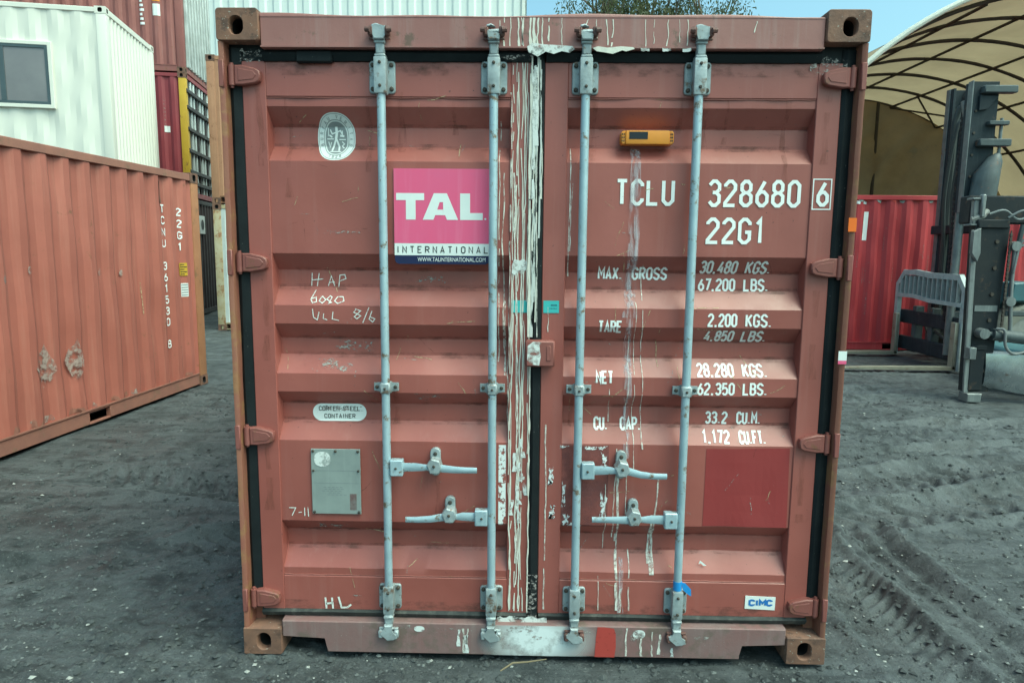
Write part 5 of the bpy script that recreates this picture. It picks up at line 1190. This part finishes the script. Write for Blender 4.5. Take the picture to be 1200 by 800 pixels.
# wheels and body
def wheel(parent, x, y, r, wd):
    bm = NB(); prof_ = [(-.5, .62), (-.5, .90), (-.40, .98), (-.2, 1.0), (.2, 1.0), (.40, .98), (.5, .90), (.5, .62)]
    n = 40; loops = []
    for k in range(n):
        a = 2*PI*k/n; g = 1.0 if k % 2 else .975
        loops.append([(x+math.cos(a)*r*q*(g if q > .95 else 1), y+p_*wd, r+math.sin(a)*r*q*(g if q > .95 else 1)) for p_, q in prof_])
    R_ = [[bm.verts.new(p) for p in l] for l in loops]; m = len(prof_)
    for k in range(n):
        for j in range(m): bm.faces.new((R_[k][j], R_[(k+1) % n][j], R_[(k+1) % n][(j+1) % m], R_[k][(j+1) % m]))
    wo_ = obj('wheel', bm, 'tyre', parent)
    bm = NB(); tube(bm, [(x, y-wd*.46, r), (x, y-wd*.30, r), (x, y-wd*.30, r), (x, y+wd*.46, r)], [r*.63, r*.55, r*.3, r*.63], 28)
    for k in range(8): a = k*PI/4; tube(bm, [(x+math.cos(a)*r*.38, y-wd*.34, r+math.sin(a)*r*.38), (x+math.cos(a)*r*.38, y-wd*.26, r+math.sin(a)*r*.38)], r*.05, 6)
    obj('rim', bm, 'rim', wo_)
wheel(FA, 1.10, -.72, .50, .34); wheel(FA, 1.10, .66, .50, .34); wheel(FA, 3.2, -.66, .42, .3); wheel(FA, 3.2, .6, .42, .3)
bm = NB(); prism_xz(bm, [(.75, .35), (3.7, .35), (3.9, .7), (3.9, 1.25), (2.3, 1.35), (1.7, 1.05), (.95, 1.05), (.75, .9)], -.50, .46, .03); obj('body', bm, 'teal_body', FA)
bm = NB(); prism_xz(bm, [(.78, 1.03), (1.7, 1.03), (1.6, 1.15), (1.05, 1.32), (.82, 1.30)], -.86, -.52, .02); obj('mudguard', bm, 'teal_body', FA)
for x, y in ((1.0, -.48), (1.0, .44), (2.7, -.48), (2.7, .44)):
    bm = NB(); tube(bm, [(x, y, 1.2), (x+.15, y, 2.35)], .035, 8); obj('guard_post', bm, 'machine_grey', FA)
bm = NB(); box(bm, 1.1, 2.9, -.52, .48, 2.35, 2.42, .02); obj('guard_roof', bm, 'machine_grey', FA)
bm = NB(); box(bm, 1.9, 2.4, -.28, .24, 1.2, 1.4, .04); box(bm, 2.3, 2.45, -.28, .24, 1.4, 1.9, .04); obj('seat', bm, 'hose', FA)

# ------------------------------------------------------------------ near forklift with the lowered mast
FB = thing('forklift', 'dark forklift with lowered mast, pale rail edge and worn silver side panel', 'forklift', (5.13, 5.35, 0))
bm = NB(); prism_xz(bm, [(.02, .10), (.30, .10), (.36, 2.03), (-.03, 2.03)], -.02, .10, .006); obj('mast_rail', bm, 'column_dark', FB)
bm = NB(); prism_xz(bm, [(-.010, .10), (.045, .10), (-.022, 1.98), (-.085, 1.98)], -.045, -.022, .004); obj('rail_edge', bm, 'mast_pale', FB)
bm = NB(); prism_xz(bm, [(-.10, 1.72), (-.03, 1.62), (.0, 1.72), (-.02, 2.0), (-.10, 1.96)], -.10, -.05, .005); obj('rail_guide', bm, 'mast_pale', FB)
bm = NB(); prism_xz(bm, [(1.40, .10), (1.68, .10), (1.73, 2.03), (1.34, 2.03)], -.02, .10, .006); obj('mast_rail', bm, 'column_dark', FB)
bm = NB(); box(bm, -.02, .34, -.045, .12, 2.00, 2.10, .012); obj('mast_cap', bm, 'column_dark', FB)
bm = NB(); box(bm, 1.36, 1.72, -.045, .12, 2.00, 2.10, .012); obj('mast_cap', bm, 'column_dark', FB)
bm = NB(); box(bm, -.02, 1.72, .13, .34, 2.06, 2.38, .015); obj('top_boom', bm, 'column_dark', FB)
bm = NB(); box(bm, -.09, .20, -.02, .12, 2.03, 2.05, .004); box(bm, -.09, .06, -.02, .10, 2.32, 2.345, .004); box(bm, -.06, .0, .0, .06, 2.05, 2.32, .006); box(bm, .0, .05, -.04, .03, 2.12, 2.38, .012); obj('chain_anchor', bm, 'mast_pale', FB)
bm = NB(); tube(bm, [(-.06, .03, 2.10), (.05, .0, 2.14), (.10, .02, 2.20)], .035, 8); obj('roller', bm, 'rim', FB)
for k, pts in enumerate(([(.1, -.03, 2.16), (.25, -.06, 2.20), (.42, -.05, 2.10), (.62, -.05, 2.18), (.8, -.03, 2.22)], [(.30, -.05, 2.12), (.45, -.08, 2.20), (.66, -.06, 2.16), (.85, -.02, 2.24)], [(.82, -.06, 2.2), (.62, -.08, 2.0), (.45, -.08, 1.82), (.40, -.08, 1.5)], [(.86, -.04, 2.14), (.66, -.06, 1.96), (.48, -.06, 1.80)])):
    bm = NB(); tube(bm, curve(pts), .014, 8); obj('hose', bm, 'hose_pale', FB)
for z in (.35, .95, 1.25, 1.55, 1.85):
    bm = NB(); tube(bm, [(.22, -.035, z), (.22, -.015, z)], .022, 8); obj('rail_bolt', bm, 'bolt', FB)
for k in range(26):
    if k == 0:
        bm = NB(); box(bm, .325, .355, -.08, -.06, .70, .745, .004); box(bm, .334, .346, -.076, -.064, .74, .775); ch = obj('chain_link', bm, 'bolt', FB)
    else: copy_obj(ch, FB, loc=(0, 0, k*.048))
bm = NB(); box(bm, .04, .30, -.026, -.016, 1.05, 1.12); obj('rail_strap', bm, 'mast_pale', FB)
bm = NB(); tube(bm, [(.40, -.06, 1.84), (.41, -.06, 1.3), (.45, -.06, .80)], .022, 10); obj('link_rod', bm, 'mast_pale', FB)
for z in (1.80, 1.17):
    bm = NB(); tube(bm, [(.40, -.10, z), (.40, -.03, z)], .055, 16); obj('rod_eye', bm, 'mast_pale', FB)
bm = NB(); box(bm, .38, 1.3, -.05, .0, 1.00, 1.06, .01); obj('step_rail', bm, 'machine_grey', FB)
bm = NB(); tube(bm, [(.12, -.06, .80), (.24, -.06, .79), (.24, -.06, .79), (1.0, -.04, .70)], [.03, .03, .07, .07], 14); obj('tilt_cylinder', bm, 'machine_grey', FB)
bm = NB(); tube(bm, [(.12, -.13, .80), (.12, .02, .80)], .06, 14); obj('cylinder_pin', bm, 'mast_pale', FB)
bm = NB(); tube(bm, curve([(.26, -.10, .86), (.33, -.14, .84), (.36, -.14, .66), (.48, -.12, .57), (.7, -.10, .62), (.9, -.08, .64)]), .016, 8); obj('hose', bm, 'hose_pale', FB)
bm = NB(); box(bm, .03, .20, -.05, .06, .12, .63, .01); box(bm, .03, .21, -.06, .0, .60, .66, .008); obj('mast_foot', bm, 'column_dark', FB)
bm = NB(); box(bm, -.04, .04, -.14, -.03, .50, .64, .008); obj('rail_clamp', bm, 'mast_pale', FB)
bm = NB(); prism_xz(bm, [(-.02, .0), (.14, -.005), (.15, .10), (-.02, .10)], -.14, .02, .008); obj('foot_pad', bm, 'mast_pale', FB)
bm = NB(); rings = []      # curved silver side panel
for k in range(13):
    t_ = k/12; x = .22+.95*t_; y = -.02-.16*math.sin(t_*PI*.5)
    rings.append([(x, y, .06-.0*t_+.12*(1-t_)*(1-t_)), (x, y-.02, .22), (x, y-.03, .40), (x, y-.01, .56), (x, y+.06, .585), (x, y+.10, .56), (x, y+.10, .10)])
loft(bm, rings, True, True); obj('side_panel', bm, 'silver_worn', FB)
bm = NB(); box(bm, .98, 1.66, .36, 1.55, .20, .52, .04); obj('body', bm, 'teal_body', FB)
wheel(FB, 1.42, .30, .30, .2); wheel(FB, 1.42, 1.60, .30, .2)
